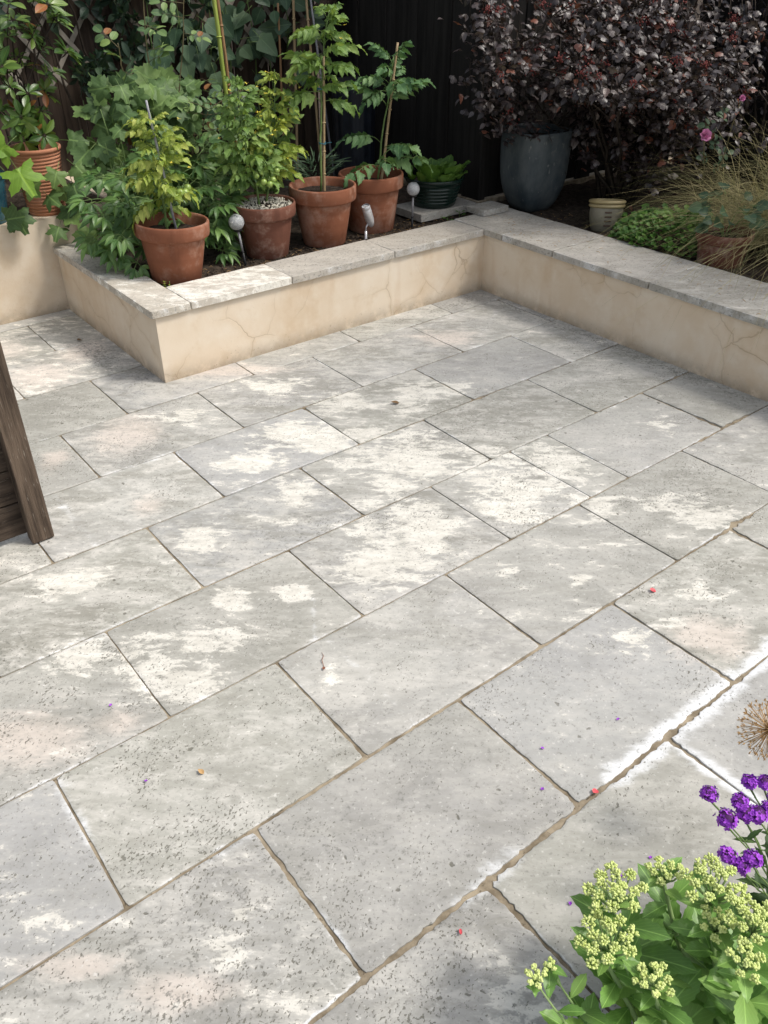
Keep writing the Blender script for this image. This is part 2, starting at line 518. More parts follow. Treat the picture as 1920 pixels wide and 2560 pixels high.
def stone(name, x0, x1, y0, y1, ztop, thick, parent, tone=1.0, pit=0.5, gap=0.0023, step=0.014, chip=1.0, rng=random, base_cream=0.0,
          mat='slab', base_dirt=0.0, warm=0.0, mottle=.8):
    """one slab with worn arrises and chipped, uneven edges; its wear is stored per vertex"""
    cx, cy = (x0 + x1) / 2, (y0 + y1) / 2
    w, h = x1 - x0, y1 - y0
    e = 0.0018
    nx, ny = max(4, int(w / step)), max(4, int(h / step))
    S = [0.0, e / w] + [i / nx for i in range(1, nx)] + [1 - e / w, 1.0]
    T = [0.0, e / h] + [i / ny for i in range(1, ny)] + [1 - e / h, 1.0]
    so = rng.uniform(0, 50)

    def inset(x, y, k):
        g = gap + 0.0020 * chip * max(0.0, mnoise.noise((x * 38 + so, y * 38, k * 9.1))) \
            + 0.0032 * chip * max(0.0, mnoise.noise((x * 9 + so, y * 9, k * 5.3)) - 0.15)
        for bx, by, br, be in CRUMB:
            d2 = ((x - bx) ** 2 + (y - by) ** 2) / (br * br)
            if d2 < 6 and ztop < 0.1:
                g += .85 * be * math.exp(-d2) * max(0.1, 0.55 + 1.1 * mnoise.noise((x * 34, y * 34 + so, k)) + .9 * mnoise.noise((x * 90, y * 90 + so, k)))
        dc = min(math.hypot(x - a, y - b) for a in (x0, x1) for b in (y0, y1))
        return g + 0.0022 * math.exp(-(dc / 0.007) ** 2)

    L = [inset(x0, y0 + t * h, 1) for t in T]
    Rr = [inset(x1, y0 + t * h, 2) for t in T]
    B = [inset(x0 + s * w, y0, 3) for s in S]
    Tp = [inset(x0 + s * w, y1, 4) for s in S]
    gl, gr_, gb, gt = (rng.uniform(-.0010, .0012) for _ in range(4))
    L, Rr, B, Tp = [v + gl for v in L], [v + gr_ for v in Rr], [v + gb for v in B], [v + gt for v in Tp]
    lift, tx, ty = rng.uniform(-.0010, .0006), rng.uniform(-.0016, .0016), rng.uniform(-.0016, .0016)
    V, C = [], []
    W, H = len(S), len(T)
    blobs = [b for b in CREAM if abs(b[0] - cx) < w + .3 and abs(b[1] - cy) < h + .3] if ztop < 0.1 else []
    pinks = [b for b in PINK if abs(b[0] - cx) < w + .3 and abs(b[1] - cy) < h + .3] if ztop < 0.1 else []
    dirts = [b for b in DIRT if abs(b[0] - cx) < w + b[2] + .2 and abs(b[1] - cy) < h + b[3] + .2] if ztop < 0.1 else []
    effs = [b for b in EFF if seg_dist((cx, cy), b[0], b[1]) < .6] if ztop < 0.1 else []
    ca, sa = math.cos(R(-38.3)), math.sin(R(-38.3))
    for j, t in enumerate(T):
        for i, s in enumerate(S):
            xa, xb = x0 + L[j], x1 - Rr[j]
            ya, yb = y0 + B[i], y1 - Tp[i]
            x, y = xa + s * (xb - xa), ya + t * (yb - ya)
            edge = i in (0, W - 1) or j in (0, H - 1)
            z = ztop + lift + tx * (s - .5) + ty * (t - .5) + 0.0007 * mnoise.noise((x * 14, y * 14, so))
            if edge:
                z -= 0.0010
            V.append((x - cx, y - cy, z))
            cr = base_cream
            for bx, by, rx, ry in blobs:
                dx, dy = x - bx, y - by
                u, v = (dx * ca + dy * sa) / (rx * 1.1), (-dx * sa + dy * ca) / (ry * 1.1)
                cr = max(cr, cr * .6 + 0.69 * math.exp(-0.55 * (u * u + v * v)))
            pk = 0.0
            for bx, by, rx, ry in pinks:
                dx, dy = x - bx, y - by
                u, v = (dx * ca + dy * sa) / rx, (-dx * sa + dy * ca) / ry
                pk = max(pk, 0.9 * math.exp(-0.7 * (u * u + v * v)))
            di = base_dirt
            for bx, by, rx, ry, q in dirts:
                di = max(di, q * math.exp(-(((x - bx) / rx) ** 2 + ((y - by) / ry) ** 2)))
            ef = 0.0
            for a, b, rr, q in effs:
                dd = seg_dist((x, y), a, b) * (1 + 0.5 * mnoise.noise((x * 12, y * 12, 3.3)))
                ef = max(ef, q * math.exp(-(dd / rr) ** 2))
            if i < 2 or j < 2 or i > W - 3 or j > H - 3:
                ef = max(ef, .34 + .5 * mnoise.noise((x * 7, y * 7, so)))
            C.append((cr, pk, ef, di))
    F = [(j * W + i, j * W + i + 1, (j + 1) * W + i + 1, (j + 1) * W + i) for j in range(H - 1) for i in range(W - 1)]
    ring = [i for i in range(W)] + [j * W + W - 1 for j in range(1, H)] + [(H - 1) * W + i for i in range(W - 2, -1, -1)] \
        + [j * W for j in range(H - 2, 0, -1)]
    rows = 3 if ztop > 0.1 else 1
    prevr = list(range(len(V), len(V) + len(ring)))          # its own ring, so that the arris stays crisp
    for q in ring:
        V.append(V[q])
        C.append(C[q])
    for rw in range(rows):
        start = len(V)
        for q in ring:
            x, y, z = V[q]
            k = 0.0012 * mnoise.noise((x * 60 + so, y * 60, rw * 3.1)) if rows > 1 else 0.0
            nx_, ny_ = (x / (w / 2)), (y / (h / 2))
            ox = (1 if nx_ > 0 else -1) * k if abs(nx_) > .97 else 0
            oy = (1 if ny_ > 0 else -1) * k if abs(ny_) > .97 else 0
            V.append((x + ox, y + oy, ztop - thick * (rw + 1) / rows))
            C.append(C[q])
        n = len(ring)
        for i in range(n):
            F.append((prevr[i], start + i, start + (i + 1) % n, prevr[(i + 1) % n]))
        prevr = list(range(start, start + n))
    g = Geo()
    g.add((V, F, None, None))
    o = g.build(name, M[mat], None, smooth=True)
    at = o.data.color_attributes.new('wear_and_sun', 'FLOAT_COLOR', 'POINT')
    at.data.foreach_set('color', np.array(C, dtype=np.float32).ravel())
    o.location = (cx, cy, 0)
    o.parent = parent
    o['tone'] = float(tone)
    o['pit'] = float(pit)
    o['warm'] = float(warm)
    o['mottle'] = float(mottle)
    return o


rngp = random.Random(7)
patio = empty('patio', (0, 0, 0), 'pale grey weathered limestone patio laid in staggered courses', None, None, 'structure')
g = Geo()
g.add(box_t(-1.4, 3.30, -1.2, 4.40, -0.10, -0.0048))
mo = g.build('mortar_bed', M['mortar'], patio, smooth=False)
ROWS = [(-.975, -.572, [.17, .77], .60), (-.572, -.168, [-.14, .46], .60), (-.168, .095, [.17], .60), (.095, .235, [.46, 1.07, 1.68, 2.28, 2.88], 3.21),
        (.235, .637, [.17, .773, 1.379, 1.985, 2.59], 3.21), (.637, 1.042, [-.14, .461, 1.064, 1.67, 2.27, 2.87], 3.21),
        (1.042, 1.444, [-.435, .167, .771, 1.376, 1.989, 2.575], 3.21), (1.444, 1.843, [-.14, .461, 1.068, 1.664, 2.059, 2.265, 2.857], 3.21),
        (1.843, 2.237, [-.43, .17, .769, 1.373, 1.967, 2.568], 3.21), (2.237, 2.628, [-.14, .46, 1.06, 1.649, 2.249, 2.859], 3.21),
        (2.628, 3.021, [-.43, .17, .773, 1.369, 1.96, 2.554, 3.16], 3.21), (3.021, 3.200, [1.653, 2.242, 2.839], 3.21),
        (3.021, 3.421, [-.14, .455, 1.056, 1.653], 1.653), (3.421, 3.824, [-.43, .17, .773], 1.32), (3.824, 4.215, [-.14, .455, 1.055], 1.32),
        (4.215, 4.31, [-.3, .3, .9], 1.32)]
TONES = {}
for (ya, yb, xs, xe) in ROWS:
    js = sorted(set(([-.9] if not (ya == 3.021 and yb < 3.3) else []) + xs + [xe]))
    for a, b in zip(js[:-1], js[1:]):
        mx, my = (a + b) / 2, (ya + yb) / 2
        tone = 1.0 + rngp.uniform(-.09, .09)
        pit = rngp.uniform(.25, .85)
        if mx > 2.2 and my < 2.3:
            tone *= 0.95
        if my < 1.05 and mx < .5:
            pit, tone = 1.0, .93
        if my < 1.45 and mx > .5 and my > 1.0 and mx < 1.1:
            pit, tone = .25, 1.05
        if my > 2.6 and mx > 2.2:
            pit = .2
            tone = 1.03
        if my < .64 and mx > .7:
            pit = .15
            tone = .96
        if my > 3.3:
            tone, pit = 1.12, .35
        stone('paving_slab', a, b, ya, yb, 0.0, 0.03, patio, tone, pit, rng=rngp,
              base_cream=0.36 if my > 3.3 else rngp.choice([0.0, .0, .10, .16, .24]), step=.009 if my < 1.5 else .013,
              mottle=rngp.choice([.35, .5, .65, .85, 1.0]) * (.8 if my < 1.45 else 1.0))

# ------------------------------------------------------------------ ground beyond
k = Geo()
k.add(box_t(-60, 60, -60, 60, -0.30, -0.12))
gr = k.build('ground', M['soil'], None, smooth=False)
tag(gr, kind='structure')


def soil_patch(name, poly_fn, x0, x1, y0, y1, z, amp=0.012, step=0.03, mat='soil', kind='structure'):
    nx, ny = int((x1 - x0) / step) + 1, int((y1 - y0) / step) + 1
    V, F = [], []
    for j in range(ny + 1):
        for i in range(nx + 1):
            x, y = x0 + (x1 - x0) * i / nx, y0 + (y1 - y0) * j / ny
            zz = z + amp * (mnoise.noise((x * 7, y * 7, 1.0)) + .7 * mnoise.noise((x * 23, y * 23, 4.0)) + .5 * mnoise.noise((x * 55, y * 55, 4.0)))
            V.append((x, y, zz))
    for j in range(ny):
        for i in range(nx):
            a = j * (nx + 1) + i
            F.append((a, a + 1, a + nx + 2, a + nx + 1))
    gg = Geo()
    gg.add((V, F, None, None))
    o = gg.build(name, M[mat], None)
    return tag(o, kind=kind)


soil_patch('soil_bed', None, 1.40, 3.62, 3.38, 5.30, .298)
soil_patch('soil_terrace', None, -1.5, 1.70, 4.42, 5.30, .452)
soil_patch('soil_border', None, 3.50, 5.4, -1.4, 3.75, .300)
soil_patch('soil_verge', None, .58, 3.3, -1.4, .10, -.018)

# ------------------------------------------------------------------ walls with coping stones
def wall_body(polys, parent, name='wall_face'):
    gg = Geo()
    for (x0, x1, y0, y1, z0, z1) in polys:
        gg.add(box_t(x0, x1, y0, y1, z0, z1, 0.006))
    return gg.build(name, M['render'], parent, smooth=False)


def l_prism(pts, z0, z1):
    n = len(pts)
    V = [(x, y, z) for z in (z0, z1) for x, y in pts]
    F = [tuple(range(n - 1, -1, -1)), tuple(range(n, 2 * n))] + [(i, (i + 1) % n, n + (i + 1) % n, n + i) for i in range(n)]
    return (V, F, None, None)


rngw = random.Random(3)
pw = empty('planter_wall', (0, 0, 0), 'low cream rendered L-shaped planter wall holding the row of terracotta tomato pots', 'wall')
gg = Geo()
gg.add(l_prism([(1.305, 3.187), (3.205, 3.187), (3.205, 3.405), (1.455, 3.405), (1.455, 4.302), (1.305, 4.302)], -.02, .302))
gg.build('wall_face', M['render'], pw, smooth=False)
for (a, b, c, d, tn, pt, cr, di) in [(1.284, 1.466, 3.170, 3.745, 1.10, .3, .48, .1), (1.286, 1.468, 3.745, 4.30, .95, .4, .25, .4),
                                     (1.466, 1.977, 3.170, 3.417, 1.14, .2, .55, .0), (1.977, 2.577, 3.170, 3.417, .92, .5, .15, .2),
                                     (2.577, 3.184, 3.170, 3.417, .86, .4, .05, .2)]:
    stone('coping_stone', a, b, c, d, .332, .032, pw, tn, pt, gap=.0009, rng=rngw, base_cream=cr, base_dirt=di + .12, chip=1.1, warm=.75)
pw2 = empty('planter_wall', (0, 0, 0), 'low cream rendered wall with wide grey coping along the right-hand border', 'wall')
gg = Geo()
gg.add(box_t(3.20, 3.575, -1.4, 3.40, -.02, .3015))
gg.build('wall_face', M['render'], pw2, smooth=False)
ys = [3.417, 3.047, 2.700, 2.124, 1.52, .92, .32, -.28, -.88, -1.4]
for a, b in zip(ys[1:], ys[:-1]):
    stone('coping_stone', 3.184, 3.592, a, b, .333, .032, pw2, rngw.uniform(.86, .96), .35, gap=.0009, rng=rngw, base_cream=rngw.choice([0, .05, .12]),
          base_dirt=rngw.uniform(.12, .35), chip=1.1, warm=rngw.uniform(.35, .6))
tw = empty('terrace_wall', (0, 0, 0), 'taller cream rendered retaining wall behind the left end of the patio', 'wall')
gg = Geo()
gg.add(l_prism([(-1.5, 4.303), (1.80, 4.303), (1.80, 5.25), (1.68, 5.25), (1.68, 4.44), (-1.5, 4.44)], -.02, .462))
gg.build('wall_face', M['render'], tw, smooth=False)

# ------------------------------------------------------------------ leaf materials and leaf shapes
def leaf_mat(name, dark, mid, light, rough=0.5, spec=0.35, transl=0.22, vein=0.25, spread=1.0, odd=None, odd_at=0.9, bumpy=0.25):
    k = NT(name)
    oi = k.n('ObjectInfo').outputs['Random']
    isl = k.n('NewGeometry').outputs['Random Per Island']
    r = k.math('FRACT', k.math('MULTIPLY_ADD', isl, 3.71, k.math('MULTIPLY', oi, 7.13)))
    c = k.n('TexCoord')
    n = k.noise(k.coord(), 28.0, 4.0, 0.6)
    uv = k.n('SeparateXYZ', {0: c.outputs['UV']})
    u, v = uv.outputs[0], uv.outputs[1]
    col = k.mix(k.step(r, 0.0, 0.6), dark, mid)
    col = k.mix(k.math('MULTIPLY', k.step(r, 0.5, 1.0), spread), col, light)
    if odd:
        col = k.mix(k.step(r, odd_at - .01, odd_at), col, odd)
    col = k.mix(k.math('MULTIPLY', k.step(n, 0.45, 0.75), 0.35), col, tuple(min(1, x * 1.5) for x in mid))
    col = k.mix(k.math('MULTIPLY', k.step(n, 0.40, 0.22), 0.4), col, tuple(x * 0.6 for x in dark))
    du = k.math('ABSOLUTE', k.math('SUBTRACT', u, 0.5))
    rib = k.step(du, 0.035, 0.012)
    sv = k.math('PINGPONG', k.math('MULTIPLY_ADD', du, -1.1, v), 0.075)
    side = k.math('MULTIPLY', k.step(sv, 0.012, 0.0), 0.45)
    vn = k.math('MULTIPLY', k.math('MAXIMUM', rib, side), vein)
    col = k.mix(vn, col, tuple(min(1, x * 2.2 + .02) for x in light))
    h = k.math('SUBTRACT', n, k.math('MULTIPLY', k.math('MAXIMUM', rib, side), 0.8))
    nm = k.bump(h, bumpy, 0.004)
    b = k.n('BsdfPrincipled', {'Base Color': col, 'Roughness': rough, 'Specular IOR Level': spec, 'Normal': nm})
    t = k.n('BsdfTranslucent', {'Color': k.mix(1.0, col, (1.25, 1.25, 0.7), 'MULTIPLY')})
    mx = k.n('MixShader', {0: transl, 1: b.outputs[0], 2: t.outputs[0]})
    k.t.links.new(mx.outputs[0], k.out.inputs[0])
    return k.m


M['tomato_leaf'] = leaf_mat('tomato_leaf', (.095, .175, .042), (.155, .255, .062), (.25, .35, .095), vein=.3, transl=.28)
M['tomato_yellow'] = leaf_mat('yellowing_tomato_leaf', (.17, .25, .040), (.29, .37, .065), (.44, .48, .12), vein=.3, transl=.28)
M['tomato_deep'] = leaf_mat('deep_tomato_leaf', (.058, .130, .052), (.095, .19, .070), (.15, .25, .095), vein=.25)
M['vine_leaf'] = leaf_mat('lobed_leaf', (.056, .106, .036), (.092, .162, .050), (.155, .24, .068), rough=.55, vein=.3)
M['maple_leaf'] = leaf_mat('yellow_green_leaf', (.12, .24, .03), (.19, .33, .04), (.26, .40, .05), transl=.35)
M['peony_leaf'] = leaf_mat('peony_leaf', (.056, .125, .036), (.092, .180, .048), (.165, .28, .075), rough=.38, spec=.5)
M['rose_leaf'] = leaf_mat('rose_leaf', (.070, .135, .055), (.125, .205, .072), (.22, .31, .085), rough=.5, spec=.4, odd=(.26, .10, .035), odd_at=.96)
M['shrub_leaf'] = leaf_mat('glossy_shrub_leaf', (.035, .085, .018), (.080, .150, .028), (.16, .24, .045), rough=.32, spec=.55, odd=(.30, .10, .03), odd_at=.95)
M['climber_leaf'] = leaf_mat('dark_climber_leaf', (.016, .034, .022), (.028, .055, .034), (.05, .085, .045), rough=.5)
M['bind_leaf'] = leaf_mat('heart_leaf', (.036, .072, .040), (.056, .105, .056), (.095, .15, .075), rough=.5)
M['purple_leaf'] = leaf_mat('purple_leaf', (.017, .011, .012), (.044, .030, .030), (.120, .095, .085), rough=.40, spec=.7, transl=.14, odd=(.18, .060, .034), odd_at=.93)
M['smoke_leaf'] = leaf_mat('blue_purple_leaf', (.010, .009, .014), (.020, .017, .026), (.035, .030, .045), rough=.45, spec=.5, transl=.08)
M['herb_leaf'] = leaf_mat('herb_leaf', (.045, .115, .022), (.075, .170, .030), (.12, .23, .04))
M['lettuce_leaf'] = leaf_mat('lettuce_leaf', (.055, .130, .022), (.095, .190, .032), (.15, .26, .05), transl=.3)
M['sedum_leaf'] = leaf_mat('sedum_leaf', (.10, .21, .042), (.155, .30, .065), (.24, .39, .10), rough=.42, spec=.45, transl=.18, vein=.35, bumpy=.12)
M['verbena_leaf'] = leaf_mat('verbena_leaf', (.03, .065, .02), (.05, .10, .03), (.08, .14, .04), rough=.6)
M['grass_leaf'] = leaf_mat('dry_grass', (.11, .125, .045), (.25, .22, .095), (.48, .41, .22), rough=.6, vein=0, transl=.2)
M['green_stem'] = simple_noise_mat('green_stem', (.10, .17, .05), (.17, .24, .08), 30, .6, .3, .2, .001)
M['pale_stem'] = simple_noise_mat('pale_green_stem', (.20, .30, .11), (.28, .38, .16), 30, .5, .35, .2, .001)
M['rose_stem'] = simple_noise_mat('rose_stem', (.08, .075, .035), (.15, .12, .06), 30, .6, .3, .3, .001)
M['dark_stem'] = simple_noise_mat('dark_woody_stem', (.020, .015, .012), (.050, .038, .028), 25, .8, .2, .4, .002)
M['bark'] = simple_noise_mat('gnarled_bark', (.040, .028, .020), (.13, .095, .07), 9, .9, .2, 1.0, .02, stretch=(2.5, 2.5, .8), speck=(.02, .015, .012))
M['bamboo'] = simple_noise_mat('brown_bamboo', (.21, .11, .05), (.34, .20, .10), 14, .5, .4, .2, .001, stretch=(6, 6, .6))
M['bamboo_pale'] = simple_noise_mat('pale_bamboo', (.30, .21, .11), (.44, .33, .19), 14, .5, .4, .2, .001, stretch=(6, 6, .6))
M['green_cane'] = simple_noise_mat('green_cane', (.24, .32, .055), (.38, .44, .10), 14, .5, .4, .2, .001, stretch=(6, 6, .6))
M['grey_metal'] = simple_noise_mat('brushed_grey_metal', (.50, .50, .52), (.66, .66, .68), 30, .30, .6, .1, .001, metallic=.45)
M['grey_stake'] = simple_noise_mat('grey_stake', (.22, .22, .24), (.36, .36, .38), 20, .5, .4, .2, .001)
M['black_plastic'] = simple_noise_mat('black_plastic', (.010, .010, .011), (.02, .02, .022), 20, .45, .4, .1, .001)
M['green_plastic'] = simple_noise_mat('dark_green_glaze', (.004, .014, .011), (.008, .022, .017), 8, .22, .5, .1, .001)
M['blue_glaze'] = simple_noise_mat('teal_blue_glaze', (.010, .055, .085), (.03, .11, .14), 10, .25, .5, .15, .002)
M['bluegrey'] = simple_noise_mat('blue_grey_glaze', (.030, .043, .052), (.105, .118, .12), 8, .55, .35, .4, .004, speck=(.21, .215, .205), stretch=(1, 1, .5))
M['tomato'] = simple_noise_mat('green_tomato', (.20, .30, .06), (.30, .40, .10), 20, .28, .5, .05, .001)
M['yellow_petal'] = simple_noise_mat('yellow_petal', (.65, .50, .05), (.8, .66, .10), 40, .6, .3, .1, .001)
M['purple_petal'] = simple_noise_mat('purple_petal', (.22, .03, .42), (.42, .09, .66), 60, .6, .3, .1, .001)
M['mauve_petal'] = simple_noise_mat('mauve_petal', (.17, .07, .28), (.30, .14, .42), 60, .6, .3, .1, .001)
M['pink_petal'] = simple_noise_mat('pink_petal', (.55, .16, .36), (.72, .34, .52), 40, .6, .3, .1, .001)
M['red_petal'] = simple_noise_mat('red_petal', (.62, .06, .08), (.75, .16, .17), 60, .5, .3, .2, .001)
M['brown_leaf'] = simple_noise_mat('dead_leaf', (.11, .065, .035), (.20, .13, .07), 40, .8, .2, .4, .002)
M['sedum_bud'] = simple_noise_mat('sedum_bud', (.50, .59, .18), (.66, .73, .30), 90, .5, .35, .1, .001)
M['allium'] = simple_noise_mat('dried_allium', (.36, .21, .085), (.52, .34, .16), 60, .8, .2, .2, .001)
M['redbud'] = simple_noise_mat('red_seed_cluster', (.13, .028, .025), (.24, .06, .05), 40, .6, .3, .2, .001)
M['gravel'] = simple_noise_mat('pale_gravel', (.42, .39, .32), (.68, .64, .55), 60, .85, .2, .4, .002)
M["verb_calyx"] = simple_noise_mat("dark_purple_calyx", (.05, .012, .07), (.10, .03, .13), 60, .7, .2, .2, .001)
M["blue_dark"] = simple_noise_mat("blue_black_plastic", (.006, .008, .013), (.012, .016, .024), 20, .4, .4, .1, .001)
M['twine'] = simple_noise_mat('blue_twine', (.02, .09, .13), (.05, .17, .22), 40, .7, .2, .2, .001)
M['crock'] = simple_noise_mat('buff_crock_glaze', (.17, .155, .115), (.27, .245, .18), 9, .5, .4, .3, .002, speck=(.09, .07, .05))
M['crock_rim'] = simple_noise_mat('ochre_crock_rim', (.32, .25, .12), (.43, .35, .19), 9, .45, .4, .2, .002)
M['crock_relief'] = simple_noise_mat('brown_crock_relief', (.055, .035, .025), (.11, .07, .05), 30, .6, .3, .4, .002)
M['weathered'] = simple_noise_mat('weathered_brown_timber', (.042, .030, .022), (.15, .11, .08), 2.5, .85, .2, .9, .006, stretch=(16, 16, 1.2), speck=(.32, .28, .23))
M['weathered_flat'] = simple_noise_mat('weathered_brown_board', (.028, .020, .015), (.095, .07, .052), 2.5, .85, .2, .9, .006, stretch=(1.2, 16, 16), speck=(.24, .20, .16))

PROFILE = {
    'ovate': lambda t: math.sin(math.pi * t ** .72) ** .9,
    'oval': lambda t: max(0.0, 1 - (2 * t - 1) ** 2) ** .55,
    'lance': lambda t: math.sin(math.pi * t ** .85) ** 1.15,
    'obovate': lambda t: math.sin(math.pi * t ** 1.25) ** .8,
    'heart': lambda t: (1 - t) ** .75 * (0.55 + 1.6 * min(t, .22) / .22 * .5),
}


def leaf_t(L, W, prof='ovate', rows=8, fold=.25, curl=-.25, teeth=0.0, wave=0.0, stalk=0.0, thick=0.0):
    """a single blade along +Y: five columns, folded on the midrib and arched; stalk adds a short petiole"""
    fn = PROFILE[prof]
    V, F, UV = [], [], []
    cols = (-1, -.5, 0, .5, 1)
    for j in range(rows + 1):
        t = j / rows
        w = max(.004, fn(min(.999, max(.001, t)))) * W / 2
        tf = 1 - teeth * (j % 2) * (1 if 0 < j < rows else 0)
        for c in cols:
            ww = w * c * (tf if abs(c) == 1 else 1)
            z = fold * abs(ww) + curl * L * t * t + wave * W * math.sin(t * 9 + c * 2) * abs(c) * .3
            V.append((ww, stalk + L * t - teeth * .25 * W * (j % 2) * (abs(c) == 1), z))
            UV.append((.5 + .5 * c * (.3 + .7 * w / (W / 2)), t))
    for j in range(rows):
        for i in range(4):
            a = j * 5 + i
            F.append((a, a + 1, a + 6, a + 5))
    g = Geo()
    g.add((V, F, UV, None), mi=0)
    if stalk > 0:
        g.add(tube_t([(0, 0, 0), (0, stalk * .5, .0), (0, stalk + L * .08, fold * .002)], [.0016, .0014, .0011], 4), mi=1)
    return g.data()


def lobed_t(Rr, lobes=5, depth=.35, teeth=.08, seg=40, cup=.12, stalk=0.05, back=.22, seed=0):
    """palmate lobed blade; the petiole joins at the origin side (-Y), lobes fan out"""
    rg = random.Random(seed)
    V, F, UV = [(0, 0, 0)], [], [(.5, .5)]
    rings = (.35, .7, 1.0)
    for q in rings:
        for i in range(seg):
            a = -math.pi / 2 + 2 * math.pi * (i + .0) / seg
            ph = (a + math.pi / 2) / (2 * math.pi)       # 0 at the petiole, 1 back at it
            lob = abs(math.cos(math.pi * (ph * (lobes + 1)) - math.pi / 2 * 0)) if lobes else 1
            lob = .5 + .5 * math.cos(2 * math.pi * (ph * (lobes + 1)))
            dd = depth * (1 - lob)
            near = math.exp(-(min(ph, 1 - ph) / .07) ** 2)
            base = (0.78 + .22 * math.sin(math.pi * ph)) * (1 - dd) * (1 - (1 - back) * near * .8)
            tee = 1 + teeth * ((i % 2) * 2 - 1) * (q == 1.0)
            r = Rr * base * q * (tee if q == 1 else 1)
            x, y = r * math.cos(a), r * math.sin(a)
            z = -cup * r * r / Rr + .05 * Rr * q * math.sin(ph * 2 * math.pi * lobes + 1) * q + rg.uniform(-.01, .01) * Rr
            V.append((x, y + Rr * .35, z))
            UV.append((.5 + .5 * x / Rr, .5 + .5 * y / Rr))
    V[0] = (0, Rr * .35, 0)
    for i in range(seg):
        F.append((0, 1 + i, 1 + (i + 1) % seg))
    for k in range(2):
        for i in range(seg):
            a, b = 1 + k * seg + i, 1 + k * seg + (i + 1) % seg
            F.append((a, a + seg, b + seg, b))
    g = Geo()
    g.add((V, F, UV, None), mi=0)
    if stalk:
        g.add(tube_t([(0, -stalk, -.01), (0, Rr * .1, -.006), (0, Rr * .35, -.001)], [.0018, .0016, .0012], 4), mi=1)
    return g.data()


def xf(pos, yaw=0.0, pitch=0.0, roll=0.0, s=1.0):
    return Matrix.Translation(Vector(pos)) @ Matrix.Rotation(yaw, 4, 'Z') @ Matrix.Rotation(pitch, 4, 'X') @ Matrix.Rotation(roll, 4, 'Y') @ Matrix.Scale(s, 4)


def tomato_t(L, seed, droop=.9, pairs=3):
    """compound tomato leaf: arched stalk, paired toothed leaflets and a terminal one, small ones between"""
    rg = random.Random(seed)
    g = Geo()
    pts = []
    for i in range(9):
        t = i / 8
        pts.append(Vector((.06 * L * math.sin(t * 3 + seed), L * (t * .95), L * (.25 * t - droop * .55 * t * t))))
    g.add(tube_t(pts, [.0028 - .0016 * i / 8 for i in range(9)], 5), mi=1)

    def at(t):
        i = min(7, int(t * 8))
        return pts[i].lerp(pts[i + 1], t * 8 - i)

    def slope(t):
        d = at(min(1, t + .05)) - at(max(0, t - .05))
        return math.atan2(d.z, d.y)
    for q in range(pairs):
        t = .36 + .52 * q / max(1, pairs - 1) * .9
        for sd in (-1, 1):
            ll = L * rg.uniform(.31, .42) * (1.0 - .12 * abs(q - 1))
            lt = leaf_t(ll, ll * .72, 'ovate', 10, .28, -.35 - rg.uniform(0, .35), .22, .25, ll * .15)
            g.add(lt, xf(at(t), -sd * R(rg.uniform(50, 75)), slope(t) * .6 - rg.uniform(0, .35), sd * rg.uniform(-.1, .5)))
        if q < pairs - 1:
            for sd in (-1, 1):
                ll = L * rg.uniform(.07, .11)
                g.add(leaf_t(ll, ll * .7, 'ovate', 4, .2, -.3, .1, 0, ll * .2), xf(at(t + .12), -sd * R(65), slope(t), sd * .2))
    ll = L * .40
    g.add(leaf_t(ll, ll * .74, 'ovate', 12, .25, -.4, .24, .25, .004), xf(at(.97), 0, slope(.95) - .1, rg.uniform(-.3, .3)))
    return g.data()


def peony_t(L, seed):
    rg = random.Random(seed)
    g = Geo()
    p0, p1 = Vector((0, 0, 0)), Vector((0, L * .45, L * .10))
    g.add(tube_t([p0, p0.lerp(p1, .5) + Vector((0, 0, .01)), p1], [.003, .0026, .002], 5), mi=1)
    for sd, yaw, st in ((0, 0, .20), (-1, R(58), .14), (1, R(-58), .14)):
        d = Vector((-math.sin(yaw), math.cos(yaw), -.05))
        q = p1 + d * L * st
        g.add(tube_t([p1, p1.lerp(q, .5), q], [.002, .0017, .0014], 4), mi=1)
        for k, yy in enumerate((0, R(42), R(-42))):
            ll = L * (.44 if k == 0 else .36) * rg.uniform(.9, 1.1)
            g.add(leaf_t(ll, ll * .33, 'lance', 8, .35, -.22 - rg.uniform(0, .25), 0, .08, .003),
                  xf(q, yaw + yy * rg.uniform(.8, 1.15), rg.uniform(-.35, .1), rg.uniform(-.3, .3)))
    return g.data()


def rose_t(L, seed, n=5):
    rg = random.Random(seed)
    g = Geo()
    pts = [Vector((0, L * t, -.15 * L * t * t)) for t in (0, .25, .5, .75, 1)]
    g.add(tube_t(pts, [.0017, .0015, .0013, .0011, .0008], 4), mi=1)
    for q in range((n - 1) // 2):
        t = .45 + .38 * q
        p = Vector((0, L * t, -.15 * L * t * t))
        for sd in (-1, 1):
            ll = L * rg.uniform(.40, .48)
            g.add(leaf_t(ll, ll * .68, 'oval', 8, .22, -.18, .06, .05, .004), xf(p, -sd * R(rg.uniform(60, 78)), rg.uniform(-.2, .15), rg.uniform(-.25, .25)))
    ll = L * .55
    g.add(leaf_t(ll, ll * .68, 'oval', 8, .22, -.2, .06, .05, .004), xf(pts[-1], 0, -.15, rg.uniform(-.2, .2)))
    return g.data()


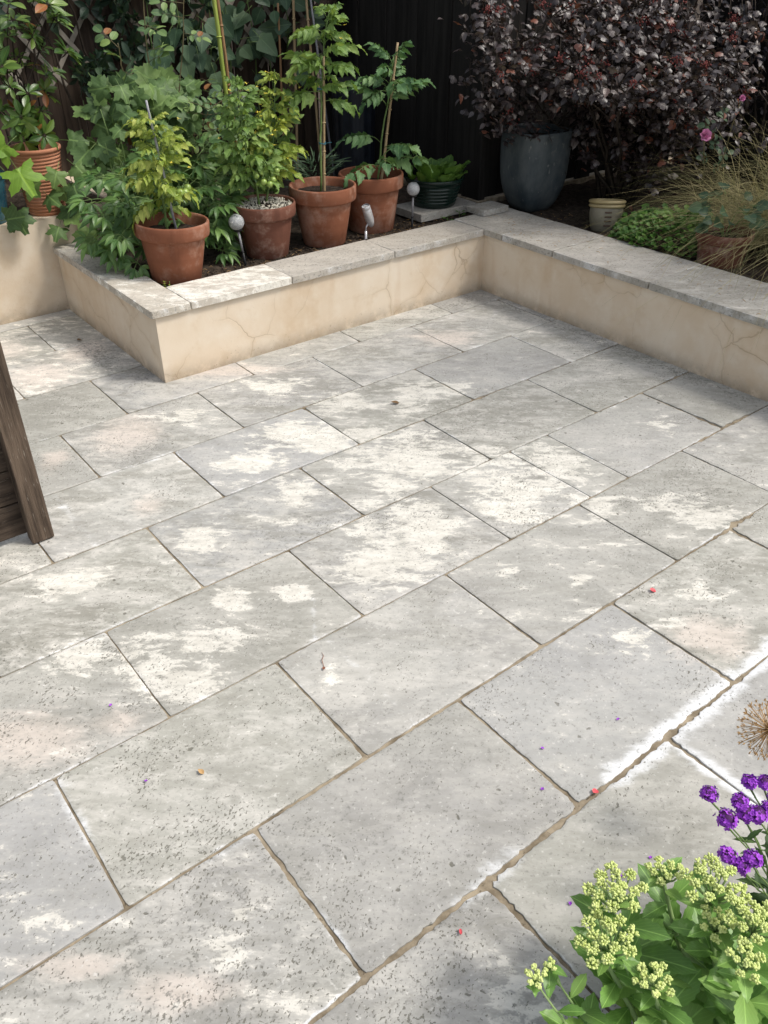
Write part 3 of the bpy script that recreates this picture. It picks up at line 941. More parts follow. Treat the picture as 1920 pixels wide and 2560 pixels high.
def whorl_t(L, seed, n=7):
    rg = random.Random(seed)
    g = Geo()
    for i in range(n):
        a = 2 * math.pi * i / n + rg.uniform(-.3, .3)
        ll = L * rg.uniform(.75, 1.1)
        pitch = rg.uniform(-.25, .7)
        g.add(leaf_t(ll, ll * .42, 'obovate', 7, .3, -.22, 0, 0, .006), xf((0, .0, 0), a, pitch, rg.uniform(-.2, .2)))
    m = Matrix.Rotation(R(-90), 4, 'X')      # whorl axis along +Y
    g2 = Geo()
    g2.add(tube_t([(0, -.03, 0), (0, 0, 0)], [.002, .002], 4), mi=1)
    g2.add(g.data(), m)
    return g2.data()


PURP_SH = None
CAMP = Vector((0, 0, 1.6))


def emit(root, temps, mats, spots, cap=300, name='leaf', rest='foliage'):
    """spots: list of (template index, world matrix). The cap nearest become leaf objects, the others one part of kind stuff"""
    base = Matrix.Translation(root.location).inverted() if not any(root.rotation_euler) else root.matrix_basis.inverted()
    meshes = []
    for i, t in enumerate(temps):
        gq = Geo()
        gq.add(t)
        meshes.append(gq.mesh(name, mats))
    spots = sorted(spots, key=lambda s: (s[1].translation - CAMP).length)
    for ti, m in spots[:cap]:
        o = bpy.data.objects.new(name, meshes[ti])
        COL.objects.link(o)
        o.parent = root
        o.matrix_basis = base @ m
    if len(spots) > cap:
        gq = Geo()
        for ti, m in spots[cap:]:
            gq.add(temps[ti], base @ m)
        o = gq.build(rest, mats, root)
        o['kind'] = 'stuff'
    return root


def stem_part(root, paths, mat, name='stem', sides=6):
    """each stem its own part; world-space paths [(points, radii), ...]"""
    for pts, rad in paths:
        gq = Geo()
        gq.add(tube_t([Vector(p) - root.location for p in pts], rad, sides))
        gq.build(name, M[mat], root)


# ------------------------------------------------------------------ fence, trellis, shed
def boards(root, p0, p1, z0, z1, width, mat, thick=.018, name='board', seed=1, gapw=.004, lap=.006):
    rg = random.Random(seed)
    p0, p1 = Vector(p0), Vector(p1)
    d = (p1 - p0)
    n = max(1, int(d.length / width))
    u = d.normalized()
    ang = math.atan2(u.y, u.x)
    w = d.length / n
    meshes = []
    for i in range(4):
        gq = Geo()
        gq.add(box_t(-w / 2 + gapw / 2, w / 2 - gapw / 2, -thick / 2, thick / 2, 0, z1 - z0, .002))
        meshes.append(gq.mesh(name, M[mat], False))
    for i in range(n):
        o = bpy.data.objects.new(name, meshes[rg.randrange(4)])
        COL.objects.link(o)
        o.parent = root
        c = p0 + u * (w * (i + .5))
        nn = Vector((-u.y, u.x, 0))
        c = c + nn * (lap * (i % 2) + rg.uniform(-.002, .002))
        o.location = (c.x, c.y, z0 + rg.uniform(-.01, .01))
        o.rotation_euler = (0, rg.uniform(-.004, .004), ang)


fb = empty('timber_fence', (0, 0, 0), 'dark brown vertical board fence behind the climbers at the back', 'fence')
boards(fb, (-1.6, 5.22, 0), (3.55, 5.22, 0), .30, 2.05, .125, 'fence', seed=2)
for x in (-.9, .9, 2.7):
    gg = Geo()
    gg.add(box_t(x - .045, x + .045, 5.245, 5.335, .1, 2.1, .004))
    gg.build('post', M['fence'], fb, smooth=False)
gg = Geo()
gg.add(box_t(-1.6, 3.55, 5.236, 5.275, 1.86, 1.93, .003))
gg.build('rail', M['fence'], fb, smooth=False)
fr = empty('timber_fence', (0, 0, 0), 'dark board fence behind the purple shrub along the right side', 'fence')
boards(fr, (5.42, 3.60, 0), (5.42, -1.6, 0), .25, 2.05, .125, 'black', seed=3)
for y in (2.8, 1.0, -.8):
    gg = Geo()
    gg.add(box_t(5.445, 5.535, y - .045, y + .045, .1, 2.1, .004))
    gg.build('post', M['black'], fr, smooth=False)
sh = empty('garden_shed', (0, 0, 0), 'black stained timber shed in the back corner beside the tall blue pot', 'shed')
boards(sh, (3.590, 5.24, 0), (3.590, 3.645, 0), .33, 2.25, .14, 'black', seed=4)
boards(sh, (3.583, 3.645, 0), (5.42, 3.645, 0), .33, 2.25, .14, 'black', seed=5)
gg = Geo()
gg.add(box_t(3.578, 3.63, 3.632, 3.684, .31, 2.27, .004))
gg.build('corner_post', M['black'], sh, smooth=False)
gg = Geo()
gg.add(box_t(3.50, 5.5, 3.57, 5.35, 2.26, 2.33, .006))
gg.build('roof', M['black'], sh, smooth=False)
gg = Geo()
gg.add(box_t(3.565, 5.45, 3.625, 5.30, .27, .325, .004))
gg.build('plinth', M['mortar'], sh, smooth=False)

tr = empty('diamond_trellis', (0, 0, 0), 'grey wooden diamond trellis hung on the back fence', 'trellis')
rg = random.Random(11)
for fam in (0, 1):
    for i in range(-7, 12):
        pitch = .225
        x0 = 1.08 + i * pitch
        # family 0 leans right going up, family 1 leans left
        sgn = 1 if fam == 0 else -1
        zb, zt = .94, 2.0
        run = (zt - zb) * .78 * sgn
        xa, xb = (x0, x0 + run) if sgn > 0 else (x0 + .05, x0 + .05 + run)
        d = Vector((xb - xa, 0, zt - zb))
        gg = Geo()
        gg.add(box_t(-.0125, .0125, -.0035, .0035, -.03, d.length, .001))
        o = gg.build('slat', M['trellis'], tr, smooth=False)
        o.location = (xa, 5.178 - .009 * fam, zb)
        o.rotation_euler = (0, math.atan2(d.x, d.z) + rg.uniform(-.01, .01), 0)

# weathered timber screen at the left
sc = empty('timber_screen', (.478, 2.40, 0), 'weathered brown timber post and boards standing on the left edge of the patio', 'screen')
gg = Geo()
gg.add(box_t(-.036, .034, -.035, .012, .0025, 1.9, .004))
gg.build('post', M['weathered'], sc, smooth=False)
rg = random.Random(5)
z = .022
i = 0
while z < 1.85:
    hgt = .118
    gg = Geo()
    gg.add(box_t(-1.4, .030, .0135 + .003 * (i % 2), .034 + .003 * (i % 2), z, z + hgt - .004, .003))
    gg.build('board', M['weathered_flat'], sc, smooth=False)
    z += hgt
    i += 1
# ------------------------------------------------------------------ pots
def clay_pot(name, loc, Rm, rb, H, mat, label, group='terracotta pots', fill=.82, tilt=(0, 0, 0), filler='compost'):
    root = empty(name, loc, label, 'pot', group, None, tilt)
    t = Rm * .075
    zb = H * .74
    rz = rb + (Rm * .93 - rb) * (zb / H)
    gg = Geo()
    gg.add(lathe_t([(.01, 0), (rb * .96, 0), (rb, .006), (rb + (rz - rb) * .5, zb * .5), (rz, zb), (rz + .001, zb + .01)], 48))
    gg.build('body', M[mat], root)
    gg = Geo()
    gg.add(lathe_t([(rz - .002, zb), (rz + .009, zb + .001), (Rm - .004, zb + .006), (Rm - .001, zb + .012), (Rm, H - .008), (Rm - .003, H - .001),
                    (Rm - .008, H), (Rm - t, H - .003), (Rm - t - .003, H - .012), (rz - t, zb), (rz - t * 1.6, H * .5)], 48))
    gg.build('rim', M[mat], root)
    if fill:
        rf = Rm - t - .004 - (1 - fill) * .10
        V, F = [(0, 0, H * fill + .006)], []
        for q in range(1, 7):
            for i in range(28):
                a = 2 * math.pi * i / 28
                r = rf * q / 6
                V.append((r * math.cos(a), r * math.sin(a), H * fill + .006 * mnoise.noise((r * 40 * math.cos(a) + loc[0] * 9, r * 40 * math.sin(a), loc[1]))))
        for i in range(28):
            F.append((0, 1 + i, 1 + (i + 1) % 28))
        for q in range(5):
            for i in range(28):
                a, b = 1 + q * 28 + i, 1 + q * 28 + (i + 1) % 28
                F.append((a, a + 28, b + 28, b))
        gg = Geo()
        gg.add((V, F, None, None))
        gg.build('compost', M[filler], root)
    return root


P1 = clay_pot('terracotta_pot', (1.600, 3.571, .300), .166, .112, .262, 'clay', 'orange terracotta pot nearest the wall corner, with a yellowing tomato and grey stake', tilt=(0, R(2.5), 0))
P2 = clay_pot('terracotta_pot', (2.119, 3.617, .300), .153, .104, .253, 'clay_dark', 'brown terracotta pot topped with pale gravel, second from the wall corner', fill=.93)
P3 = clay_pot('terracotta_pot', (2.453, 3.600, .300), .169, .108, .289, 'clay', 'terracotta pot behind the silver spotlight with a tall caned tomato', fill=.86)
P4 = clay_pot('terracotta_pot', (2.800, 3.655, .298), .172, .121, .289, 'clay', 'terracotta pot furthest back in the row beside the dark green planter', fill=.80)
P5 = clay_pot('terracotta_pot', (3.775, 2.150, .262), .133, .100, .190, 'clay_dark', 'terracotta pot half hidden by dry grass in the right border')
# pale gravel mulch
rg = random.Random(21)
gg = Geo()
ico = sphere_t(1.0, 5, 3, .7)
for i in range(620):
    a, r = rg.uniform(0, 6.283), .136 * math.sqrt(rg.random())
    if r < .055 and rg.random() < .45:
        continue
    s = rg.uniform(.003, .0062)
    gg.add(ico, Matrix.Translation((r * math.cos(a), r * math.sin(a), .2375 + rg.uniform(0, .005))) @ Matrix.Rotation(rg.uniform(0, 3), 4, 'X') @ Matrix.Scale(s, 4))
o = gg.build('gravel_topping', M['gravel'], P2, smooth=False)
o['kind'] = 'stuff'

# ribbed pot on the terrace
RB = empty('ribbed_pot', (1.345, 4.430, .455), 'pale terracotta pot with horizontal ribs standing on the left terrace', 'pot')
prof = [(.01, 0), (.083, 0), (.085, .004)]
nr = 18
for i in range(nr):
    za, zb_ = .010 + .285 * i / nr, .010 + .285 * (i + 1) / nr
    rr = .086 + .030 * (i + .5) / nr
    prof += [(rr - .0015, za + .001), (rr + .0022, za + .004), (rr + .0030, (za + zb_) / 2), (rr + .0022, zb_ - .004), (rr - .0012, zb_ - .001)]
prof += [(.120, .298), (.1245, .301), (.1255, .309), (.1235, .316), (.117, .317), (.109, .312), (.103, .24), (.098, .20)]
gg = Geo()
gg.add(lathe_t(prof, 44))
gg.build('body', M['clay_pale'], RB)
gg = Geo()
gg.add(lathe_t([(.001, .214), (.05, .212), (.100, .21)], 30))
gg.build('compost', M['compost'], RB)
# blue glazed pot at the left edge
BP = empty('blue_glazed_pot', (1.055, 4.43, .455), 'teal blue glazed pot at the left edge of the picture on the terrace', 'pot')
prof = [(.01, 0), (.085, 0)] + [(.088 + .032 * t + (.0022 if i % 2 else -.001), .008 + .20 * t) for i, t in enumerate([j / 20 for j in range(21)])] + \
    [(.126, .212), (.128, .222), (.124, .228), (.114, .226), (.108, .19)]
gg = Geo()
gg.add(lathe_t(prof, 40))
gg.build('body', M['blue_glaze'], BP)
gg = Geo()
gg.add(lathe_t([(.001, .185), (.06, .183), (.108, .18)], 30))
gg.build('compost', M['compost'], BP)
# dark green planter with lettuce, on a flat stone
GPL = (3.262, 3.672, .352)
GP = empty('green_planter', GPL, 'dark green ribbed round planter full of lettuce in front of the black shed', 'planter')
prof = [(.01, 0), (.118, 0), (.122, .006)]
for i in range(5):
    za = .020 + .019 * i
    rr = .126 + .028 * i / 5
    prof += [(rr, za), (rr + .003, za + .004), (rr + .003, za + .012), (rr, za + .016)]
prof += [(.157, .126), (.163, .130), (.169, .148), (.166, .154), (.160, .150), (.150, .11)]
gg = Geo()
gg.add(lathe_t(prof, 44))
gg.build('body', M['green_plastic'], GP)
gg = Geo()
gg.add(lathe_t([(.001, .128), (.08, .126), (.152, .122)], 30))
gg.build('compost', M['compost'], GP)
# tall blue-grey pot with a ridge to the front
BG = empty('tall_glazed_pot', (3.775, 3.405, .296), 'tall blue-grey glazed square pot with rounded foot under the purple shrub', 'pot', rot=(0, 0, R(38 + 45 - 90)))
prof = [(.01, 0), (.072, 0), (.094, .010), (.116, .040), (.137, .085), (.153, .14), (.162, .20), (.166, .27), (.167, .34), (.166, .40), (.168, .425), (.166, .432),
        (.156, .431), (.150, .42), (.146, .36)]
gg = Geo()
gg.add(lathe_t(prof, 64, sq=3.6))
gg.build('body', M['bluegrey'], BG)
gg = Geo()
gg.add(lathe_t([(.001, .385), (.08, .383), (.150, .38)], 48, sq=3.6))
gg.build('compost', M['compost'], BG)
# small buff crock, two rolled rims, leaning
CR = empty('buff_crock', (3.770, 2.850, .292), 'small buff stoneware crock with double ochre rim leaning in the right border', 'pot', rot=(R(-6), R(8), R(10)))
gg = Geo()
gg.add(lathe_t([(.01, 0), (.066, 0), (.072, .006), (.083, .05), (.088, .09), (.087, .118), (.084, .126)], 40))
gg.build('body', M['crock'], CR)
for nm, r0, z0 in (('rim', .089, .130), ('rim', .091, .150)):
    gg = Geo()
    gg.add(lathe_t([(r0 - .014, z0 - .009), (r0, z0 - .009), (r0 + .006, z0 - .004), (r0 + .007, z0 + .002), (r0 + .003, z0 + .008), (r0 - .006, z0 + .010), (r0 - .014, z0 + .006),
                    (r0 - .018, z0 - .01)], 40))
    gg.build(nm, M['crock_rim'], CR)
gg = Geo()
gg.add(lathe_t([(.001, .128), (.04, .128), (.078, .132)], 30))
gg.build('compost', M['crock_rim'], CR)
for i in range(4):
    gg = Geo()
    zz = .035 + .022 * i
    gg.add(box_t(-.018, .018, -.003, .003, -.004, .004, .001))
    o = gg.build('relief_band', M['crock_relief'], CR, smooth=False)
    a = R(215)
    rr = .0815 + .006 * (i / 3)
    o.location = (rr * math.cos(a), rr * math.sin(a), zz)
    o.rotation_euler = (0, 0, a + math.pi / 2)
# loose stones
for (x0, x1, y0, y1, zt, th, lb, nm, rz) in ((3.335, 3.535, 3.335, 3.485, .366, .030, 'loose square grey stone resting on the coping corner before the black shed', 'loose_stone', 0),
                                             (3.055, 3.48, 3.535, 3.80, .350, .040, 'rough grey stone slab under the dark green planter', 'flat_stone', 0)):
    o = stone(nm, x0, x1, y0, y1, zt, th, None, .80, .5, rng=rngw, base_dirt=.4, chip=2.0, warm=.5)
    tag(o, lb, 'stone')

# ------------------------------------------------------------------ canes and stakes
def cane(name, p0, p1, r, mat, label, group='canes', nodes=5, seed=0):
    p0, p1 = Vector(p0), Vector(p1)
    root = empty(name, p0, label, 'cane', group)
    rg = random.Random(seed)
    d = p1 - p0
    pts, rad = [], []
    n = nodes * 3
    for i in range(n + 1):
        t = i / n
        pts.append(d * t + Vector((rg.uniform(-.0012, .0012), rg.uniform(-.0012, .0012), 0)) * (0 < i < n))
        rad.append(r * (1.0 - .22 * t))
    gg = Geo()
    gg.add(tube_t(pts, rad, 8))
    gg.build('shaft', M[mat], root)
    for i in range(1, nodes):
        t = (i + rg.uniform(-.2, .2)) / nodes
        c = d * t
        u = d.normalized() * .0025
        gg = Geo()
        gg.add(tube_t([c - u * 1.6, c - u * .5, c + u * .5, c + u * 1.6], [r * .95, r * 1.25, r * 1.25, r * .95], 8))
        gg.build('node', M[mat], root)
    return root


def ext(p0, p1, k):
    p0, p1 = Vector(p0), Vector(p1)
    return p0 + (p1 - p0) * k


cane('garden_cane', (2.340, 4.25, .30), ext((2.340, 4.25, .385), (2.304, 4.25, 1.348), 1.5), .0125, 'green_cane', 'tall green cane of the pair behind the gravel-topped pot', seed=1)
cane('garden_cane', (2.366, 4.245, .30), ext((2.366, 4.245, .38), (2.324, 4.25, 1.347), 1.5), .0095, 'bamboo', 'tall red-brown cane of the pair behind the gravel-topped pot', seed=2)
cane('garden_cane', (3.024, 4.865, .29), (3.052, 4.865, 1.283), .008, 'bamboo', 'orange-brown cane with its tip just inside the top of the picture', seed=3)
cane('garden_cane', (3.081, 4.80, .29), ext((3.081, 4.80, .29), (3.118, 4.80, 1.298), 1.5), .009, 'bamboo_pale', 'pale straight cane right of the orange-brown one', seed=4)
cane('garden_cane', (3.140, 4.6, .29), ext((3.140, 4.6, .29), (3.075, 4.6, 1.309), 1.5), .008, 'bamboo_pale', 'left one of the two leaning canes behind the tallest tomato', seed=5)
cane('garden_cane', (3.238, 4.6, .29), ext((3.238, 4.6, .29), (3.104, 4.6, 1.308), 1.5), .007, 'grey_stake', 'right one of the two leaning canes behind the tallest tomato', seed=6)
cane('tomato_cane', (2.465, 3.607, .50), (2.494, 3.607, 1.147), .0075, 'bamboo_pale', 'straw-coloured cane supporting the tallest tomato plant', seed=7)
cane('tomato_stake', (2.862, 3.655, .48), (2.975, 3.655, 1.172), .0075, 'bamboo_pale', 'leaning stake of the tomato in the furthest terracotta pot', seed=8)
cane('tomato_stake', (1.632, 3.565, .47), (1.573, 3.565, 1.050), .0062, 'grey_stake', 'leaning grey stake in the orange pot nearest the corner', seed=9, nodes=2)

# ------------------------------------------------------------------ tomato plants
TOM_D = [tomato_t(.25, 30 + i, .55 + .25 * (i % 4), 3 + i % 2) for i in range(6)]
sph_tom = sphere_t(1.0, 12, 8, .92)


def tomato(loc, path, nleaf, size, mat, label, seed, zlo=.25, zhi=1.0, fruits=(), flowers=0, temps=None, side=1.0, extra=()):
    rg = random.Random(seed)
    root = empty('tomato_plant', loc, label, 'tomato plant', 'potted tomato plants')
    pts = [Vector(p) for p in path]
    fine = []
    for i in range(len(pts) - 1):
        for q in range(4):
            fine.append(pts[i].lerp(pts[i + 1], q / 4) + Vector((rg.uniform(-.003, .003), rg.uniform(-.003, .003), 0)))
    fine.append(pts[-1])
    n = len(fine)
    stem_part(root, [(fine, [.0062 - .0038 * i / (n - 1) for i in range(n)])], 'green_stem')
    spots = []
    for i in range(nleaf):
        t = zlo + (zhi - zlo) * (i + .3) / nleaf
        p = fine[min(n - 1, int(t * (n - 1)))]
        az = i * 2.4 + rg.uniform(-.5, .5)
        el = rg.uniform(-.25, .55) + .5 * t
        d = Vector((math.cos(az) * math.cos(el) * side, math.sin(az) * math.cos(el), math.sin(el)))
        s = size * (1.05 - .45 * max(0, t - .55) / .45) * rg.uniform(.75, 1.15)
        spots.append((rg.randrange(len(TOM_D)), orient(p, d, (rg.uniform(-.2, .2), rg.uniform(-.4, .1), 1), s)))
    for (p, d, s) in extra:
        spots.append((rg.randrange(len(TOM_D)), orient(p, d, (rg.uniform(-.2, .2), -.3, 1), s)))
    emit(root, TOM_D, [M[mat], M['green_stem']], spots)
    for (x, y, z, r) in fruits:
        gq = Geo()
        gq.add(sph_tom, Matrix.Translation(Vector((x, y, z)) - root.location) @ Matrix.Scale(r, 4))
        o = gq.build('tomato', M['tomato'], root)
        gq = Geo()
        for q in range(5):
            gq.add(leaf_t(r * .9, r * .25, 'lance', 4, .2, .5), xf(Vector((x, y, z + r * .92)) - root.location, q * 1.256, .15))
        gq.add(tube_t([Vector((x, y, z + r * .9)) - root.location, Vector((x + .004, y + .006, z + r * .9 + .02)) - root.location], .0011, 4))
        c = gq.build('calyx', [M['green_stem']], o)
    for i in range(flowers):
        t = rg.uniform(.5, 1.0)
        p = fine[min(n - 1, int(t * (n - 1)))] + Vector((rg.uniform(-.13, .13), rg.uniform(-.13, .03), rg.uniform(-.06, .08)))
        gq = Geo()
        for q in range(5):
            gq.add(leaf_t(.011, .005, 'lance', 4, .2, .3), xf(p - root.location, q * 1.256 + i, rg.uniform(-.6, .2)))
        gq.build('flower', [M['yellow_petal']], root)
    return root


tomato((1.600, 3.575, .505), [(1.590, 3.575, .505), (1.585, 3.572, .70), (1.60, 3.57, .85), (1.585, 3.57, 1.0)], 44, .50, 'tomato_yellow',
       'yellowing droopy tomato plant with green fruit in the pot nearest the corner', 41, .22, 1.0,
       fruits=[(1.590, 3.500, .690, .017), (1.612, 3.488, .675, .018), (1.633, 3.492, .690, .019), (1.660, 3.500, .685, .020), (1.577, 3.502, .715, .014),
               (1.683, 3.515, .70, .017), (1.600, 3.54, .83, .016), (1.64, 3.53, .845, .014)], flowers=6)
tomato((2.119, 3.617, .508), [(2.10, 3.62, .508), (2.08, 3.62, .68), (2.04, 3.63, .86), (2.05, 3.64, 1.10)], 60, .50, 'tomato_leaf',
       'bushy tomato plant with small green fruit over pale gravel', 42, .25, 1.0,
       fruits=[(2.06, 3.50, .672, .015), (2.085, 3.49, .660, .016), (2.11, 3.50, .675, .015), (2.03, 3.51, .70, .013), (2.14, 3.51, .71, .014)], flowers=16)
tomato((2.150, 3.650, .508), [(2.15, 3.65, .508), (2.20, 3.66, .70), (2.25, 3.68, .88), (2.28, 3.70, 1.10)], 52, .50, 'tomato_yellow',
       'lighter second tomato stem in the gravel-topped pot leaning right', 43, .25, 1.0, flowers=10)
tomato((2.453, 3.615, .535), [(2.452, 3.615, .535), (2.462, 3.612, .80), (2.478, 3.612, 1.0), (2.50, 3.61, 1.20), (2.53, 3.60, 1.33)], 36, .66, 'tomato_leaf',
       'tallest tomato plant tied to a straw cane with bare lower stem', 44, .48, 1.0, flowers=5)
tomato((2.850, 3.660, .515), [(2.850, 3.66, .515), (2.875, 3.66, .72), (2.925, 3.66, .95), (2.955, 3.66, 1.12)], 18, .78, 'tomato_deep',
       'deep green tomato plant in the terracotta pot by the dark planter', 45, .60, 1.0,
       extra=[((2.85, 3.64, .60), (-.9, -.3, .35), .85), ((2.86, 3.64, .62), (.5, -.7, .45), .85), ((2.86, 3.65, .66), (.9, -.1, .5), .8), ((2.85, 3.64, .64), (-.4, -.8, .3), .75),
              ((2.87, 3.64, .70), (.3, -.9, .2), .75), ((2.87, 3.66, .72), (-.7, .2, .5), .75)])
for i, (x, y, z, lb) in enumerate(((2.466, 3.606, .772, 'blue twine tie on the lower stem of the tallest tomato'), (2.470, 3.608, 1.01, 'blue twine tie on the upper stem of the tallest tomato'))):
    gg = Geo()
    for q in range(3):
        ring = [Vector((.018 * math.cos(a), .014 * math.sin(a), .003 * q + .003 * math.sin(a * 2 + q))) for a in [j * 6.283 / 14 for j in range(15)]]
        gg.add(tube_t(ring, .0014, 5))
    gg.add(tube_t([(.016, -.006, 0), (.03, -.012, .004), (.045, -.016, .003)], .0013, 5))
    o = gg.build('twine_tie', M['twine'], None, loc=(x, y, z))
    tag(o, lb, 'twine')

# ------------------------------------------------------------------ lamps in the bed
glass = NT('crackle_glass')
_c = glass.coord()
_v = glass.n('TexVoronoi', {'Vector': _c, 'Scale': 130.0}, feature='DISTANCE_TO_EDGE').outputs['Distance']
_cr = glass.step(_v, 0.10, 0.02)
_n = glass.noise(_c, 60.0, 3.0)
_bs = glass.n('BsdfPrincipled', {'Base Color': glass.mix(_cr, (.62, .64, .66), (.95, .96, .97)), 'Roughness': .10, 'Transmission Weight': .45, 'IOR': 1.3,
                                 'Normal': glass.bump(glass.math('ADD', _n, _cr), .8, .002)})
glass.t.links.new(_bs.outputs[0], glass.out.inputs[0])
M['glass'] = glass.m


def globe_light(base, top, r, label):
    base, top = Vector(base), Vector(top)
    root = empty('solar_globe_light', base, label, 'garden light', 'solar globe lights')
    d = top - base
    u = d.normalized()
    gg = Geo()
    gg.add(tube_t([u * -.05, d * .30], [.006, .006], 10))
    gg.add(tube_t([d * .30, d * .31], [.0085, .0085], 10))
    gg.build('spike', M['black_plastic'], root)
    gg = Geo()
    gg.add(tube_t([d * .30, d - u * (r * 1.0)], [.0055, .0055], 10))
    gg.build('stem', M['grey_stake'], root)
    gg = Geo()
    gg.add(tube_t([d - u * (r * 1.25), d - u * (r * 1.1), d - u * (r * .72)], [.007, r * .55, r * .66], 16))
    gg.build('collar', M['black_plastic'], root)
    gg = Geo()
    gg.add(sphere_t(r, 24, 16), Matrix.Translation(d))
    o = gg.build('globe', M['glass'], root)
    gg = Geo()
    gg.add(lathe_t([(.001, -r * .55), (r * .45, -r * .5), (r * .40, -r * .30), (.001, -r * .22)], 16), Matrix.Translation(d))
    gg.build('solar_cell', M['black_plastic'], o)


globe_light((1.957, 3.560, .295), (1.930, 3.560, .500), .037, 'crackle glass globe light on a leaning stem between the first two pots')
globe_light((2.979, 3.524, .295), (2.962, 3.500, .508), .0345, 'crackle glass globe light on an upright stem before the dark green planter')
SL = empty('spotlight', (2.645, 3.500, .290), 'silver bullet-shaped spotlight on a spike behind the coping', 'garden light')
gg = Geo()
gg.add(tube_t([(0, 0, -.05), (0, 0, .055)], [.0075, .0075], 10))
gg.build('spike', M['grey_metal'], SL)
gg = Geo()
gg.add(tube_t([(0, 0, .055), (.004, 0, .075), (.016, 0, .095)], [.0045, .0045, .0045], 8))
gg.build('bracket', M['grey_metal'], SL)
hd = orient((.018, -.004, .125), (-.36, -.06, .93))
gg = Geo()
gg.add(lathe_t([(.001, -.058), (.010, -.055), (.018, -.042), (.0225, -.018), (.0235, .02), (.0225, .046), (.0215, .047), (.0225, .049), (.0225, .060), (.020, .064)], 28),
       hd @ Matrix.Rotation(R(-90), 4, 'X'))
gg.build('head', M['grey_metal'], SL)
gg = Geo()
gg.add(lathe_t([(.001, .058), (.0215, .058)], 28), hd @ Matrix.Rotation(R(-90), 4, 'X'))
gg.build('lens', M['glass'], SL)

# ------------------------------------------------------------------ plants of the left bed
VINE = [lobed_t(.072, 5, .26 + .05 * (i % 3), .06, 40, (.05, .45, .25, -.15, .6, .3)[i], .05, .2, i) for i in range(6)]
rg = random.Random(61)
vn = empty('lobed_leaf_plant', (1.75, 4.10, .30), 'dark green lobed-leaf plant spreading over the left end of the planter', 'plant')
spots = []
FACE = Vector((-.45, -.75, .55))


def leaf_at(p, s, rg, spread=.5, down=.5):
    nrm = (FACE + Vector((rg.uniform(-spread, spread), rg.uniform(-spread, spread), rg.uniform(-spread, spread)))).normalized()
    d = Vector((rg.uniform(-.9, .9), rg.uniform(-.3, .3), rg.uniform(-1, .35) - down * .3))
    d = d - nrm * d.dot(nrm)
    return orient(p, d, nrm, s)


for i in range(165):
    # main body of the plant
    t = rg.random()
    x = rg.uniform(1.50, 2.02) + .15 * (1 - t)
    z = .38 + .66 * t
    y = 4.12 + .25 * rg.random() - .12 * (1 - t)
    if z > .80:
        x = rg.uniform(1.66, 2.10)
    spots.append((rg.randrange(6), leaf_at((x, y, z), rg.uniform(.6, 1.15), rg, .7)))
for (x, y, z, s) in [(1.372, 4.27, .470, .95), (1.33, 4.26, .430, .85), (1.40, 4.26, .500, .9), (1.215, 4.27, .620, 1.0), (1.31, 4.27, .58, .95), (1.14, 4.26, .53, 1.1), (1.10, 4.27, .50, 1.0),
                     (1.372, 4.24, .690, .9), (1.46, 4.24, .70, 1.0), (1.43, 4.23, .62, 1.0), (1.52, 4.22, .66, 1.0), (1.45, 4.18, .42, 1.0), (1.50, 4.10, .36, 1.0), (1.44, 4.08, .38, .9),
                     (1.55, 4.15, .50, 1.2), (1.52, 4.05, .44, 1.2), (1.45, 4.0, .35, .9), (1.58, 4.0, .55, 1.1), (1.61, 4.1, .64, 1.1), (1.40, 4.30, .60, .9), (1.55, 4.25, .76, 1.1), (1.48, 4.32, .80, 1.0),
                     (1.62, 4.3, .86, 1.2), (1.66, 4.3, .95, 1.1), (1.60, 4.35, .93, 1.0), (1.74, 4.28, 1.0, 1.1)]:
    spots.append((rg.randrange(6), leaf_at((x, y, z), s, rg, .4)))
emit(vn, VINE, [M['vine_leaf'], M['green_stem']], spots)
sp = []
for i in range(12):
    e = Vector((rg.uniform(1.45, 2.0), rg.uniform(4.1, 4.3), rg.uniform(.5, 1.0)))
    sp.append((bend_path((rg.uniform(1.6, 1.85), 4.2, .29), e, 6, (0, 0, .03), rg, .01), [.004, .0038, .0034, .003, .0025, .002]))
stem_part(vn, sp, 'green_stem')

mp = empty('maple_leaf_plant', (1.055, 4.43, .64), 'bright yellow-green lobed leaves over the blue pot at the left edge', 'plant')
MAP = [lobed_t(.105, 5, .45, .07, 44, .15, .07, .2, 9 + i) for i in range(2)]
spots = []
for (x, y, z, s) in [(1.165, 4.21, .835, .80), (1.175, 4.19, .735, 1.0), (1.09, 4.20, .78, .9), (1.0, 4.25, .90, .9), (1.02, 4.2, .70, .9), (.95, 4.35, .85, .9), (1.05, 4.4, .95, .8), (.98, 4.45, 1.0, .8)]:
    spots.append((rg.randrange(2), leaf_at((x, y, z), s, rg, .25)))
emit(mp, MAP, [M['maple_leaf'], M['green_stem']], spots)
stem_part(mp, [(bend_path((1.055, 4.43, .63), (x, y, z - .02), 6, (0, -.02, .03), rg, .006), [.004, .0038, .0034, .003, .0025, .002]) for x, y, z in
               ((1.16, 4.24, .82), (1.15, 4.22, .73), (1.0, 4.3, .88), (.98, 4.43, .97), (.96, 4.36, .84))], 'green_stem')

